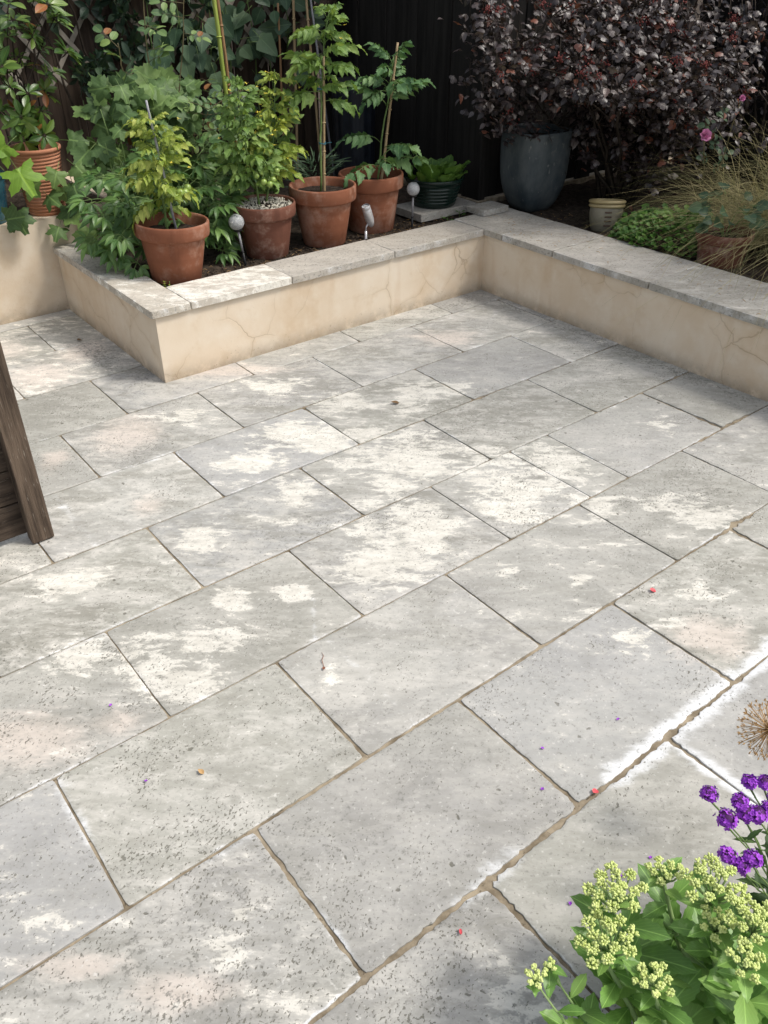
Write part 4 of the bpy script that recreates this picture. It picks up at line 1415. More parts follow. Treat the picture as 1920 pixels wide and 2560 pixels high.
PEO = [peony_t(.21, 70 + i) for i in range(5)]
pe = empty('peony_plant', (1.76, 3.90, .30), 'leafy green peony wrapped round the back of the nearest orange pot', 'plant')
spots, sp = [], []
rg = random.Random(71)
for i in range(64):
    az = rg.uniform(0, 6.283)
    rr = rg.uniform(.05, .32)
    c = Vector((1.76 + rr * math.cos(az) * 1.15, 3.88 + rr * math.sin(az) * .55, rg.uniform(.34, .70)))
    if (c.xy - Vector((1.60, 3.571))).length < .19:
        c.y += .20
    d = Vector((math.cos(az), math.sin(az) * .8 - .35, rg.uniform(-.3, .45)))
    spots.append((rg.randrange(5), orient(c, d, (0, -.5, 1), rg.uniform(.75, 1.1))))
for (x, y, z, dx, dy, dz, s) in [(1.46, 3.70, .52, -.7, -.6, -.2, .9), (1.44, 3.76, .56, -.9, -.3, .2, .9), (1.50, 3.74, .60, -.5, -.6, .5, .9), (1.43, 3.82, .62, -.9, -.2, .1, .9), (1.47, 3.78, .44, -.8, -.5, -.4, .9),
                                 (1.50, 3.68, .42, -.7, -.5, -.6, .8), (1.40, 3.85, .50, -.8, -.4, -.4, .9), (1.83, 3.74, .44, .6, -.7, .0, .85), (1.86, 3.76, .40, .7, -.6, -.3, .9), (1.88, 3.80, .52, .8, -.4, .1, .9),
                                 (1.90, 3.78, .62, .6, -.4, .3, .95), (1.95, 3.85, .60, .7, -.3, .3, 1.0), (1.86, 3.82, .66, .2, -.7, .5, 1.0), (1.84, 3.70, .36, .5, -.8, -.2, .8), (1.98, 3.86, .50, .9, -.2, .2, .9),
                                 (1.92, 3.9, .70, .6, -.2, .6, .9), (1.80, 3.80, .60, .2, -.9, .2, .9), (1.72, 3.80, .66, -.2, -.8, .5, .9)]:
    spots.append((rg.randrange(5), orient((x, y, z), (dx, dy, dz), (0, -.45, 1), s)))
emit(pe, PEO, [M['peony_leaf'], M['green_stem']], spots)
for i in range(10):
    e = Vector((rg.uniform(1.5, 2.0), rg.uniform(3.75, 4.0), rg.uniform(.45, .65)))
    sp.append((bend_path((rg.uniform(1.68, 1.84), 3.92, .29), e, 6, (0, 0, .02), rg, .006), [.004, .0038, .0034, .003, .0026, .0022]))
stem_part(pe, sp, 'green_stem')

ROS = [rose_t(.105, 80 + i) for i in range(5)]
rb = empty('rose_bush', (1.98, 4.38, .30), 'tall thorny rose with round leaflets rising through the left bed', 'rose')
rg = random.Random(81)
spots, sp = [], []
rose_paths = [[(1.93, 4.36, .29), (1.90, 4.32, .70), (1.93, 4.30, 1.0), (1.945, 4.30, 1.2), (1.961, 4.30, 1.42)],
              [(2.02, 4.36, .29), (2.05, 4.32, .60), (2.071, 4.30, .92), (2.13, 4.30, 1.15), (2.178, 4.30, 1.40)],
              [(1.90, 4.38, .29), (1.85, 4.32, .70), (1.81, 4.30, .98), (1.80, 4.30, 1.10), (1.797, 4.30, 1.19)],
              [(1.96, 4.36, .29), (1.92, 4.34, .60), (1.85, 4.31, .85), (1.845, 4.30, 1.08)],
              [(2.06, 4.38, .29), (2.15, 4.36, .70), (2.24, 4.36, 1.0)], [(2.0, 4.34, .29), (2.03, 4.22, .60), (2.08, 4.12, .80), (2.12, 4.08, .90)],
              [(2.04, 4.36, .29), (2.12, 4.20, .6), (2.20, 4.12, .84), (2.22, 4.1, .98)]]
for path in rose_paths:
    pts = []
    for i in range(len(path) - 1):
        for q in range(4):
            pts.append(Vector(path[i]).lerp(Vector(path[i + 1]), q / 4) + Vector((rg.uniform(-.004, .004), rg.uniform(-.004, .004), 0)))
    pts.append(Vector(path[-1]))
    n = len(pts)
    sp.append((pts, [.0048 - .0026 * i / (n - 1) for i in range(n)]))
    for i in range(3, n):
        for _ in range(2 if pts[i].z < 1.0 else 1):
            if rg.random() < .30:
                continue
            az = rg.uniform(0, 6.283)
            d = Vector((math.cos(az), math.sin(az) * .7 - .2, rg.uniform(-.1, .6)))
            spots.append((rg.randrange(5), orient(pts[i], d, FACE + Vector((rg.uniform(-.4, .4), 0, .4)), rg.uniform(.8, 1.25))))
emit(rb, ROS, [M['rose_leaf'], M['rose_stem']], spots)
stem_part(rb, sp, 'rose_stem')

# shrub in the ribbed pot
WH = [whorl_t(.075, 90 + i, 7) for i in range(4)]
ps = empty('potted_evergreen', (1.345, 4.43, .665), 'glossy green evergreen shrub with orange tips in the ribbed pot', 'shrub')
rg = random.Random(91)
spots, sp = [], []
for i in range(46):
    z = rg.uniform(.86, 1.50)
    tip = Vector((rg.uniform(1.12, 1.60) - .05 * (z - .8), rg.uniform(4.28, 4.62), z))
    if i < 8:
        tip = Vector((rg.uniform(1.20, 1.40), rg.uniform(4.28, 4.45), rg.uniform(.80, .95)))
    a = Vector((1.345 + rg.uniform(-.02, .02), 4.43, .66))
    mid = Vector((1.33 + rg.uniform(-.05, .05), 4.43 + rg.uniform(-.04, .04), .66 + (z - .66) * .55))
    sp.append(([a, a.lerp(mid, .5), mid, mid.lerp(tip, .5) + Vector((0, 0, .01)), tip], [.004, .0036, .003, .0022, .0016]))
    spots.append((rg.randrange(4), orient(tip, (tip - mid) * 1.0 + Vector((0, -.1, .05)), (0, -1, .3), rg.uniform(.8, 1.25))))
    if rg.random() < .7:
        m2 = mid.lerp(tip, .6)
        spots.append((rg.randrange(4), orient(m2, (tip - mid) + Vector((rg.uniform(-.3, .3), -.2, 0)), (0, -1, .3), rg.uniform(.6, .9))))
emit(ps, WH, [M['shrub_leaf'], M['dark_stem']], spots)
stem_part(ps, sp[::2], 'dark_stem')

# dark climber over trellis and heart-leaved climber on the fence
CL = [whorl_t(.075, 190 + i, 5) for i in range(3)] + [leaf_t(.085, .045, 'lance', 7, .3, -.3, 0, .05, .02)]
cl = empty('evergreen_climber', (1.9, 5.12, .45), 'dark evergreen climber hanging over the diamond trellis at top left', 'climber')
rg = random.Random(95)
spots, sp = [], []
for i in range(330):
    x, z = rg.uniform(1.30, 2.75), rg.uniform(1.03, 1.62)
    if 1.86 < x < 2.12 and .98 < z < 1.20 and rg.random() < .85:
        continue
    if mnoise.noise((x * 4, z * 4, 2.0)) + (z - 1.15) * 1.1 < .16:
        continue
    spots.append((rg.randrange(4), orient((x, rg.uniform(5.02, 5.15), z), (rg.uniform(-1, 1), rg.uniform(-.8, -.1), rg.uniform(-1, .4)), FACE, rg.uniform(.7, 1.2))))
for i in range(40):
    x, z = rg.uniform(1.85, 2.08), rg.uniform(.90, 1.06)
    spots.append((rg.randrange(4), orient((x, rg.uniform(5.02, 5.15), z), (rg.uniform(-1, 1), -.4, rg.uniform(-1, .2)), FACE, rg.uniform(.6, 1.0))))
emit(cl, CL, [M['climber_leaf'], M['dark_stem']], spots)
for i in range(7):
    x = 1.35 + i * .2
    sp.append((bend_path((x + .1, 5.14, .45), (x + rg.uniform(-.2, .2), 5.13, 1.6), 8, (.05, 0, 0), rg, .02), [.008, .0075, .007, .0065, .006, .005, .004, .003]))
stem_part(cl, sp, 'dark_stem')

HB = [leaf_t(.105, .092, 'heart', 9, .18, -.18, 0, .06, .05) for i in range(2)] + [leaf_t(.085, .07, 'ovate', 8, .2, -.25, 0, .05, .04)]
hv = empty('heart_leaf_climber', (2.75, 5.08, .30), 'heart-leaved climber on the fence behind the canes', 'climber')
spots, sp = [], []
for i in range(170):
    x, z = rg.uniform(2.28, 3.28), rg.uniform(.72, 1.50)
    if mnoise.noise((x * 5, z * 5, 7.0)) < -.22:
        continue
    if x > 2.95 and z < 1.0:
        continue
    spots.append((rg.randrange(3), leaf_at((x, rg.uniform(4.85, 5.14), z), rg.uniform(.75, 1.3), rg, .45, .9)))
emit(hv, HB, [M['bind_leaf'], M['green_stem']], spots)
for i in range(8):
    x = 2.35 + i * .12
    sp.append((bend_path((x, 5.05, .29), (x + rg.uniform(-.12, .12), 5.06, 1.5), 8, (.03, 0, 0), rg, .02), [.004] * 5 + [.003, .0025, .002]))
stem_part(hv, sp, 'green_stem')

# gnarled trunk behind the tallest tomato
tk = empty('old_trunk', (3.14, 4.96, .29), 'gnarled brown trunk bending right behind the tallest tomato', 'tree')
pts = [(3.14, 4.96, .27), (3.13, 4.95, .60), (3.17, 4.93, .95), (3.25, 4.92, 1.13), (3.39, 4.92, 1.24), (3.58, 4.98, 1.30), (3.75, 5.0, 1.42)]
pts = [(x if x < 3.5 else 3.5 + (x - 3.5) * .25, y, z) for x, y, z in pts]
fine, rad = [], []
rgk = random.Random(8)
for i in range(len(pts) - 1):
    for q in range(4):
        fine.append(Vector(pts[i]).lerp(Vector(pts[i + 1]), q / 4) - tk.location)
        rad.append(.062 - .004 * (i + q / 4) + rgk.uniform(-.006, .006))
V, F, UV, MI = tube_t(fine, rad, 14)
V = [tuple(Vector(v) + Vector(v).normalized() * .012 * mnoise.noise(Vector(v) * 18)) for v in V]
gg = Geo()
gg.add((V, F, UV, MI))
gg.build('trunk', M['bark'], tk)
HB2 = HB
spots = []
for i in range(26):
    spots.append((rg.randrange(3), leaf_at((rg.uniform(3.0, 3.5), rg.uniform(4.80, 4.95), rg.uniform(1.28, 1.55)), rg.uniform(.7, 1.1), rg, .6)))
emit(tk, HB2, [M['bind_leaf'], M['green_stem']], spots)

# mauve-flowered plant between the tomatoes, silvery lavender behind
mv = empty('mauve_nightshade', (2.30, 4.00, .30), 'thin-stemmed plant with small mauve flowers behind the gravel-topped pot', 'plant')
spots, sp = [], []
OV = [leaf_t(.055, .032, 'ovate', 7, .2, -.25, 0, .05, .012), leaf_t(.042, .024, 'ovate', 6, .2, -.25, 0, .05, .01)]
rg = random.Random(101)
tips = [(2.189, 3.86, .965), (2.345, 3.86, .91), (2.474, 3.88, .915), (2.45, 3.88, .94), (2.255, 3.84, .785), (2.264, 3.84, .70), (2.52, 3.9, .84), (2.10, 3.9, .88), (2.38, 3.84, .80), (2.42, 3.86, .72)]
for t in tips:
    pth = bend_path((2.30 + rg.uniform(-.06, .06), 4.0, .29), t, 8, (0, 0, .02), rg, .012)
    sp.append((pth, [.0028, .0026, .0024, .0022, .002, .0018, .0015, .0012]))
    for p in pth[2:]:
        for _ in range(3):
            spots.append((rg.randrange(2), orient(p, (rg.uniform(-1, 1), rg.uniform(-1, .4), rg.uniform(-.2, .6)), FACE, rg.uniform(.8, 1.3))))
emit(mv, OV, [M['tomato_leaf'], M['green_stem']], spots)
stem_part(mv, sp, 'green_stem')
for t in tips[:8]:
    gg = Geo()
    for q in range(9):
        p = Vector(t) + Vector((rg.uniform(-.014, .014), rg.uniform(-.014, .014), rg.uniform(-.012, .012))) - mv.location
        for w in range(5):
            gg.add(leaf_t(.007, .0045, 'oval', 4, .1, .1), xf(p, w * 1.256 + q, rg.uniform(-.3, .6)))
    gg.build('flower', [M['mauve_petal']], mv)
lv = empty('lavender', (2.70, 4.02, .30), 'grey-green needle-leaved tuft behind the tall caned tomato pot', 'plant')
spots = []
NE = [leaf_t(.10, .006, 'lance', 5, .1, -.15)]
for i in range(170):
    a = rg.uniform(0, 6.283)
    spots.append((0, orient((2.70 + .10 * math.cos(a) * rg.random(), 4.02 + .06 * math.sin(a), rg.uniform(.32, .62)), (math.cos(a), math.sin(a) - .3, rg.uniform(.1, 1)), (0, -1, .5), rg.uniform(.7, 1.4))))
emit(lv, NE, [M['bind_leaf'], M['green_stem']], spots, cap=40)
# dark ribbed bin behind the furthest pot
bn = empty('ribbed_bin', (3.26, 4.42, .29), 'dark blue-black ribbed plastic bin behind the furthest terracotta pot', 'bin')
prof = [(.01, 0), (.13, 0)]
gg = Geo()
V, F = [], []
seg = 72
for j, (r, z) in enumerate([(.115, 0), (.12, .2), (.125, .42), (.128, .60)]):
    for i in range(seg):
        a = 2 * math.pi * i / seg
        rr = r + (.004 if (i // 3) % 2 else -.002)
        V.append((rr * math.cos(a), rr * math.sin(a), z))
for j in range(3):
    for i in range(seg):
        a, b = j * seg + i, j * seg + (i + 1) % seg
        F.append((a, b, b + seg, a + seg))
gg.add((V, F, None, None))
gg.build('body', M['blue_dark'] if 'blue_dark' in M else M['black_plastic'], bn)
gg = Geo()
gg.add(lathe_t([(.126, .592), (.136, .594), (.137, .612), (.12, .622), (.001, .626)], 40))
gg.build('lid', M['black_plastic'], bn)
# lettuce
lt = empty('lettuce', (GPL[0], GPL[1], GPL[2] + .12), 'fresh green lettuce leaves crowding the dark green planter', 'plant')
LET = [leaf_t(.125, .085, 'obovate', 9, .35, -.18, .05, .35, .01), leaf_t(.085, .07, 'obovate', 9, .3, -.25, .05, .4, .01)]
spots = []
for i in range(52):
    a, r = rg.uniform(0, 6.283), .135 * math.sqrt(rg.random())
    spots.append((rg.randrange(2), orient((GPL[0] + r * math.cos(a), GPL[1] + r * math.sin(a), GPL[2] + .115), (math.cos(a) * (.1 + r * 3.0), math.sin(a) * (.1 + r * 3.0), 1), (-math.cos(a), -math.sin(a), .2), rg.uniform(.75, 1.25))))
emit(lt, LET, [M['lettuce_leaf'], M['green_stem']], spots)
# little weeds
for (x, y, z, n, s, lb) in ((1.497, 3.432, .300, 7, .55, 'tiny yellow-green weed at the foot of the nearest orange pot'), (3.19, 3.47, .300, 10, .85, 'small green weed behind the coping before the dark planter'),
                            (3.31, 3.505, .300, 8, .8, 'small weed beside the loose square stone')):
    w = empty('weed', (x, y, z), lb, 'weed')
    spots = []
    for i in range(n):
        a = rg.uniform(0, 6.283)
        h = rg.uniform(.01, .045)
        spots.append((0, orient((x + .012 * math.cos(a), y + .012 * math.sin(a), z + h), (math.cos(a), math.sin(a), rg.uniform(.1, .8)), (0, 0, 1), s * rg.uniform(.5, .8))))
    emit(w, [OV[1]], [M['tomato_yellow'] if s < .6 else M['herb_leaf'], M['green_stem']], spots)
    stem_part(w, [([(x, y, z - .01), (x, y, z + .02), (x + .002, y, z + .045)], [.0014, .0012, .001])], 'green_stem')

# ------------------------------------------------------------------ right border: purple shrub
PL = [lobed_t(.027, 3, .30, .07, 16, .25, .012, .3, 200 + i) for i in range(2)] + [leaf_t(.048, .030, 'ovate', 6, .3, -.3, .10, .08, .008), leaf_t(.040, .027, 'ovate', 6, .25, -.2, .12, .1, .008)]
pb = empty('purple_shrub', (4.22, 3.10, .30), 'large dark purple-leaved shrub with red seed clusters filling the top right', 'shrub')
rg = random.Random(301)
spots, sp, tips = [], [], []
for i in range(26):
    az = rg.uniform(0, 6.283)
    el = rg.uniform(.35, 1.4)
    L = rg.uniform(.7, 1.25)
    d = Vector((math.cos(az) * math.cos(el) * 1.05, math.sin(az) * math.cos(el) * .62, math.sin(el)))
    a = Vector((4.22 + rg.uniform(-.10, .10), 3.10 + rg.uniform(-.08, .08), .28))
    e = a + d * L
    e.y = min(e.y, 3.50)
    pth = bend_path(a, e, 9, Vector((0, 0, .10)), rg, .02)
    sp.append((pth, [.012 - .0095 * q / 8 for q in range(9)]))
    for q in range(3, 9):
        for _ in range(5):
            o2 = Vector((rg.gauss(0, .16), rg.gauss(0, .13), rg.gauss(.02, .13)))
            tp = pth[q] + o2
            tp.y = min(tp.y, 3.56)
            if tp.z < .70 and rg.random() < .8:
                continue
            if tp.x < 3.95 and tp.z < .90:
                continue
            tips.append(tp)
            sp.append(([pth[q], pth[q].lerp(tp, .5) + Vector((0, 0, .02)), tp], [.0035, .0025, .0015]))
# drooping skirts seen in the picture
for (x, y, z) in [(3.32, 3.38, 1.06), (3.30, 3.36, 1.2), (3.34, 3.40, 1.32), (3.38, 3.36, .97), (3.26, 3.36, 1.32), (3.50, 3.44, .86), (3.56, 3.40, .78), (3.66, 3.32, .80), (3.88, 3.22, .72), (3.95, 3.15, .64), (3.93, 3.2, .82), (3.45, 3.46, .98), (3.60, 3.36, .90), (3.72, 3.34, .96), (3.84, 3.26, .90), (3.38, 3.45, 1.18), (3.44, 3.40, 1.05), (3.46, 3.45, .90), (3.42, 3.42, 1.3), (3.50, 3.46, 1.2), (3.36, 3.42, 1.32), (3.62, 3.52, .92), (3.66, 3.48, 1.0), (3.60, 3.50, 1.12), (3.68, 3.40, 1.15), (3.92, 3.18, .78), (4.05, 3.0, .70), (4.12, 2.92, .62), (4.20, 2.86, .64), (4.10, 2.95, .66),
                  (4.30, 2.82, .72), (4.45, 2.80, .82), (4.55, 2.85, .95), (4.62, 2.80, 1.02), (4.70, 2.85, 1.10), (4.35, 2.75, .90), (4.0, 3.0, .90), (3.85, 3.2, 1.0), (4.22, 2.8, 1.0), (4.5, 2.75, 1.15), (4.62, 2.78, 1.25),
                  (3.55, 3.52, 1.3), (3.7, 3.4, 1.35), (3.85, 3.25, 1.25), (4.0, 3.05, 1.2), (4.2, 2.9, 1.25), (4.35, 2.8, 1.35)]:
    for _ in range(3):
        tp = Vector((x + rg.gauss(0, .05), min(3.55, y + rg.gauss(0, .05)), z + rg.gauss(0, .05)))
        tips.append(tp)
        sp.append(([tp + Vector((.05, .06, .10)), tp + Vector((.02, .03, .06)), tp], [.0025, .002, .0013]))
for tp in tips:
    for _ in range(rg.randrange(11, 17)):
        p = tp + Vector((rg.gauss(0, .042), rg.gauss(0, .042), rg.gauss(-.01, .042)))
        p.y = min(p.y, 3.60)
        spots.append((rg.randrange(4), orient(p, (rg.uniform(-1, 1), rg.uniform(-1, .5), rg.uniform(-.9, .5)), (rg.uniform(-.6, .6), rg.uniform(-.8, .2), 1), rg.uniform(.6, 1.15))))
emit(pb, PL, [M['purple_leaf'], M['dark_stem']], spots)
for pts_, rad_ in sp[:26]:
    stem_part(pb, [(pts_, rad_)], 'dark_stem', 'branch', 5)
gg = Geo()
for pts_, rad_ in sp[26:]:
    gg.add(tube_t([Vector(p) - pb.location for p in pts_], rad_, 4))
o = gg.build('twigs', M['dark_stem'], pb)
o['kind'] = 'stuff'
dot = sphere_t(1.0, 5, 3)
for tp in [t for t in tips if t.z > .75][::6]:
    gg = Geo()
    for _ in range(26):
        gg.add(dot, Matrix.Translation(tp + Vector((rg.gauss(0, .016), rg.gauss(0, .016) - .02, rg.gauss(.02, .011))) - pb.location) @ Matrix.Scale(rg.uniform(.003, .0055), 4))
    gg.build('seed_cluster', M['redbud'], pb)
# blue-black shrub behind, at the right fence
sb = empty('smoke_bush', (5.12, 2.75, .30), 'blue-black leaved bush at the extreme top right by the fence', 'shrub')
spots, sp = [], []
for i in range(420):
    a, e = rg.uniform(0, 6.283), rg.uniform(-.6, 1.4)
    r = .30 * rg.uniform(.5, 1) ** .5
    p = Vector((5.10 + r * math.cos(a) * math.cos(e) * .8, 2.75 + r * math.sin(a) * math.cos(e) * 1.6, 1.25 + r * 1.6 * math.sin(e)))
    spots.append((rg.randrange(2), orient(p, (rg.uniform(-1, 1), rg.uniform(-1, .5), rg.uniform(-.8, .5)), (-.4, -.5, 1), rg.uniform(.8, 1.2))))
emit(sb, [leaf_t(.06, .042, 'oval', 6, .2, -.2, 0, .05, .01), leaf_t(.05, .036, 'oval', 6, .2, -.2, 0, .05, .01)], [M['smoke_leaf'], M['dark_stem']], spots, cap=150)
for i in range(6):
    sp.append((bend_path((5.12, 2.75, .29), (5.1 + rg.uniform(-.2, .2), 2.75 + rg.uniform(-.35, .35), rg.uniform(1.1, 1.6)), 6, (0, 0, 0), rg, .02), [.010, .009, .008, .006, .005, .003]))
stem_part(sb, sp, 'dark_stem', 'branch')

# herb mound, strawberry-like leaves, rose blooms, arching dry grass
hm = empty('herb_mound', (3.80, 2.52, .30), 'low bright green herb mound beside the buff crock', 'plant')
HL = [leaf_t(.026, .020, 'obovate', 6, .25, -.2, .12, .1, .006), leaf_t(.032, .022, 'obovate', 6, .25, -.2, .12, .1, .006)]
spots = []
for i in range(1300):
    a, q = rg.uniform(0, 6.283), math.sqrt(rg.random())
    x, y = 3.84 + .25 * q * math.cos(a), 2.48 + .29 * q * math.sin(a)
    hz = .13 * math.sqrt(max(0, 1 - q * q)) + .055 * mnoise.noise((x * 14, y * 14, 0)) + .02
    spots.append((rg.randrange(2), orient((x, y, .30 + hz * rg.uniform(.55, 1)), (math.cos(a) + rg.uniform(-.8, .8), math.sin(a) + rg.uniform(-.8, .8), rg.uniform(-.1, .9)), (-.4, -.4, 1), rg.uniform(.8, 1.35))))
emit(hm, HL, [M['herb_leaf'], M['green_stem']], spots)
st = empty('strawberry_plant', (3.775, 2.15, .41), 'grey-green toothed leaves growing in the pot under the dry grass', 'plant')
SB = [leaf_t(.060, .055, 'ovate', 10, .25, -.2, .12, .1, .03)]
spots = []
for i in range(30):
    a = rg.uniform(0, 6.283)
    p = Vector((3.775 + .09 * math.cos(a), 2.16 + .09 * math.sin(a), rg.uniform(.46, .60)))
    spots.append((0, orient(p, (math.cos(a), math.sin(a), rg.uniform(-.2, .5)), FACE, rg.uniform(.8, 1.25))))
emit(st, SB, [M['bind_leaf'], M['green_stem']], spots)
stem_part(st, [(bend_path((3.775, 2.15, .40), (3.775 + .08 * math.cos(a), 2.16 + .08 * math.sin(a), .52), 5, (0, 0, .02)), [.0022, .002, .0018, .0016, .0014]) for a in (0, 1, 2, 3, 4, 5)], 'green_stem')

ag = empty('ornamental_grass', (4.22, 1.94, .30), 'arching straw-coloured ornamental grass spilling over the right border', 'grass')


def blade_t(pts, w):
    V, F, UV = [], [], []
    n = len(pts)
    for i, p in enumerate(pts):
        d = (pts[min(n - 1, i + 1)] - pts[max(0, i - 1)]).normalized()
        sd = d.cross(Vector((0, 0, 1)))
        sd = sd.normalized() if sd.length > 1e-4 else Vector((1, 0, 0))
        ww = w * (1 - (i / (n - 1)) ** 2 * .85) / 2
        V += [tuple(p - sd * ww), tuple(p + sd * ww + Vector((0, 0, ww * .5)))]
        UV += [(.3, i / n), (.7, i / n)]
    F = [(2 * i, 2 * i + 1, 2 * i + 3, 2 * i + 2) for i in range(n - 1)]
    return (V, F, UV, None)


def grass_blade(rg, az, L, droop, w, base):
    pts = []
    el = rg.uniform(.55, 1.5)
    wv = rg.uniform(-.03, .03)
    for i in range(9):
        t = i / 8
        r = L * (t * math.cos(el) + .30 * t * t * droop)
        z = L * (t * math.sin(el) - .62 * droop * t ** 2.3)
        b = rg.uniform(-.006, .006) + wv * math.sin(t * 5 + az * 7)
        az += rg.uniform(-.06, .06) * t
        pts.append(Vector((base.x + (r + b) * math.cos(az), base.y + (r + b) * math.sin(az), max(-.06 if r < .3 else -.30, base.z + z))))
    return blade_t(pts, w)


blades = []
for i in range(2200):
    az = rg.gauss(R(165), 1.15)
    base = Vector((rg.gauss(0, .09), rg.gauss(0, .22), 0))
    blades.append(grass_blade(rg, az, rg.uniform(.30, 1.05), rg.uniform(.4, 1.3), rg.uniform(.0012, .0030), base))
for b in blades[:240]:
    gg = Geo()
    gg.add(b)
    gg.build('blade', [M['grass_leaf']], ag)
gg = Geo()
for b in blades[240:]:
    gg.add(b)
o = gg.build('blades', [M['grass_leaf']], ag)
o['kind'] = 'stuff'


def rose_bloom(root, p, r, seed):
    rgb = random.Random(seed)
    for ring, (n, tilt, s) in enumerate(((4, 1.25, .55), (5, .9, .8), (6, .45, 1.0))):
        for i in range(n):
            gq = Geo()
            gq.add(leaf_t(r * s, r * s * 1.1, 'obovate', 6, -.5, .25, 0, .1), Matrix.Rotation(R(0), 4, 'X'))
            o_ = gq.build('petal', [M['pink_petal']], root)
            o_.matrix_basis = Matrix.Translation(Vector(p) - root.location) @ orient((0, 0, 0), (-.45, -.75, .4)) @ Matrix.Rotation(R(-90), 4, 'X') @ xf((0, 0, 0), i * 6.283 / n + ring * .4, tilt + rgb.uniform(-.1, .1))
            o_.matrix_basis = Matrix.Translation(Vector(p) - root.location) @ Vector((-.45, -.75, .45)).to_track_quat('Z', 'Y').to_matrix().to_4x4() @ xf((0, 0, 0), i * 6.283 / n + ring * .4, tilt + rgb.uniform(-.1, .1))


pr = empty('pink_rose', (4.16, 2.52, .30), 'pink rose bloom and bud standing in front of the dry grass', 'rose')
rose_bloom(pr, (3.95, 2.473, .803), .034, 5)
rose_bloom(pr, (4.05, 2.379, .969), .018, 6)
stem_part(pr, [(bend_path((4.16, 2.52, .29), (3.955, 2.478, .795), 7, (.02, 0, 0), rg, .004), [.003] * 7), (bend_path((4.17, 2.50, .29), (4.055, 2.384, .960), 7, (-.02, 0, 0), rg, .004), [.003] * 7)], 'rose_stem')
spots = []
for i in range(8):
    spots.append((rg.randrange(5), orient((4.13 + rg.uniform(-.06, .06), 2.53 + rg.uniform(-.06, .04), rg.uniform(.5, .86)), (rg.uniform(-1, 1), rg.uniform(-1, .4), rg.uniform(0, .6)), FACE, rg.uniform(.5, .75))))
emit(pr, ROS, [M['bind_leaf'], M['rose_stem']], spots)

# ------------------------------------------------------------------ foreground sedum, verbena, dried allium
bud = sphere_t(1.0, 6, 4, 1.25)


def umbel(root, top, d, r, seed, dens=1.0):
    """flat-topped head of tight bud clusters on short rays"""
    rgu = random.Random(seed)
    d = Vector(d).normalized()
    q = d.to_track_quat('Z', 'Y').to_matrix().to_4x4()
    head = empty('flower_head', (0, 0, 0))
    head.parent = root
    rays = Geo()
    buds = Geo()
    n = int(15 * dens)
    top = Vector(top)
    foot = top - d * r * 1.1
    for i in range(n):
        a = i * 2.399
        rr = 1.12 * r * math.sqrt((i + .4) / n)
        loc = Vector((rr * math.cos(a), rr * math.sin(a), -.30 * r * (rr / r) ** 2 + rgu.uniform(-.22, .06) * r))
        c = top + (q @ loc)
        ft = foot - d * (rr * .5) * rgu.uniform(.2, 1.0)
        rays.add(tube_t([ft - root.location, ft.lerp(c, .6) - d * .004 - root.location, c - root.location], [.0021, .0017, .0014], 5))
        cr = r * rgu.uniform(.19, .27)
        for _ in range(int(46 * dens)):
            v = Vector((rgu.gauss(0, 1), rgu.gauss(0, 1), abs(rgu.gauss(.3, .8)) - .1))
            v.normalize()
            p = c + (q @ (v * cr * math.sqrt(rgu.uniform(.12, 1.1)))) 
            mm = orient(p - root.location, (q @ v) + d * .3, (0, 0, 1)) @ Matrix.Rotation(R(-90), 4, 'X')
            buds.add(bud, mm @ Matrix.Scale(rgu.uniform(.0016, .0024), 4))
    a_ = rays.build('rays', M['pale_stem'], head)
    b_ = buds.build('buds', M['sedum_bud'], head)
    b_['kind'] = 'stuff'


SD = [leaf_t(.092, .042, 'obovate', 14, .22, -.16, .13, .10, .002), leaf_t(.080, .036, 'obovate', 14, .35, -.12, .13, .12, .002), leaf_t(.05, .026, 'ovate', 12, .30, -.15, .12, .10, .002)]
sd = empty('sedum', (.86, .13, 0), 'green sedum clump with pale yellow-green bud heads at the bottom right', 'plant')
rg = random.Random(401)
heads = [((.756, .367, .355), (.80, .20, -.015), .048, 1.0), ((.871, .343, .320), (.87, .17, -.015), .030, .75), ((.866, .268, .392), (.88, .13, -.015), .047, 1.0),
         ((.691, .328, .341), (.77, .17, -.015), .048, 1.0), ((.862, .192, .392), (.90, .09, -.015), .042, 1.0), ((.572, .358, .318), (.70, .20, -.015), .017, .6),
         ((.617, .364, .285), (.72, .20, -.015), .012, .45), ((.846, .235, .340), (.87, .13, -.015), .030, .7), ((.798, .165, .385), (.88, .08, -.015), .028, .7), ((.72, .25, .30), (.78, .12, -.015), .03, .8)]
spots, sp = [], []
for hi, (tp, ba, r, dn) in enumerate(heads):
    tp, ba = Vector(tp), Vector(ba)
    ctrl = Vector((ba.x * .35 + tp.x * .65, ba.y * .35 + tp.y * .65, tp.z * .50))
    pth = []
    for i in range(12):
        t = i / 11
        pth.append(ba * (1 - t) ** 2 + ctrl * 2 * t * (1 - t) + (tp - Vector((0, 0, r * .9))) * t * t)
    rad = [(.0052 if r > .02 else .0030) - .0016 * i / 11 for i in range(12)]
    sp.append((pth, rad))
    d = (pth[-1] - pth[-3]).normalized()
    d = (d + Vector((0, 0, .8))).normalized()
    umbel(sd, tp, d, r * .86, 500 + hi, dn)
    big = 1.0 if r > .02 else .62
    for i in range(1, 12):
        t = i / 11
        for kk in range(2 if r > .02 else 1):
            az = i * 1.62 + kk * math.pi + hi
            el = .85 - .55 * t + rg.uniform(-.15, .25)
            dd = Vector((math.cos(az) * math.cos(el), math.sin(az) * math.cos(el), math.sin(el)))
            ti = 2 if t > .82 else rg.randrange(2)
            spots.append((ti, orient(pth[i], dd, (0, 0, 1), big * rg.uniform(.95, 1.4) * (1.0 if t < .7 else .75))))
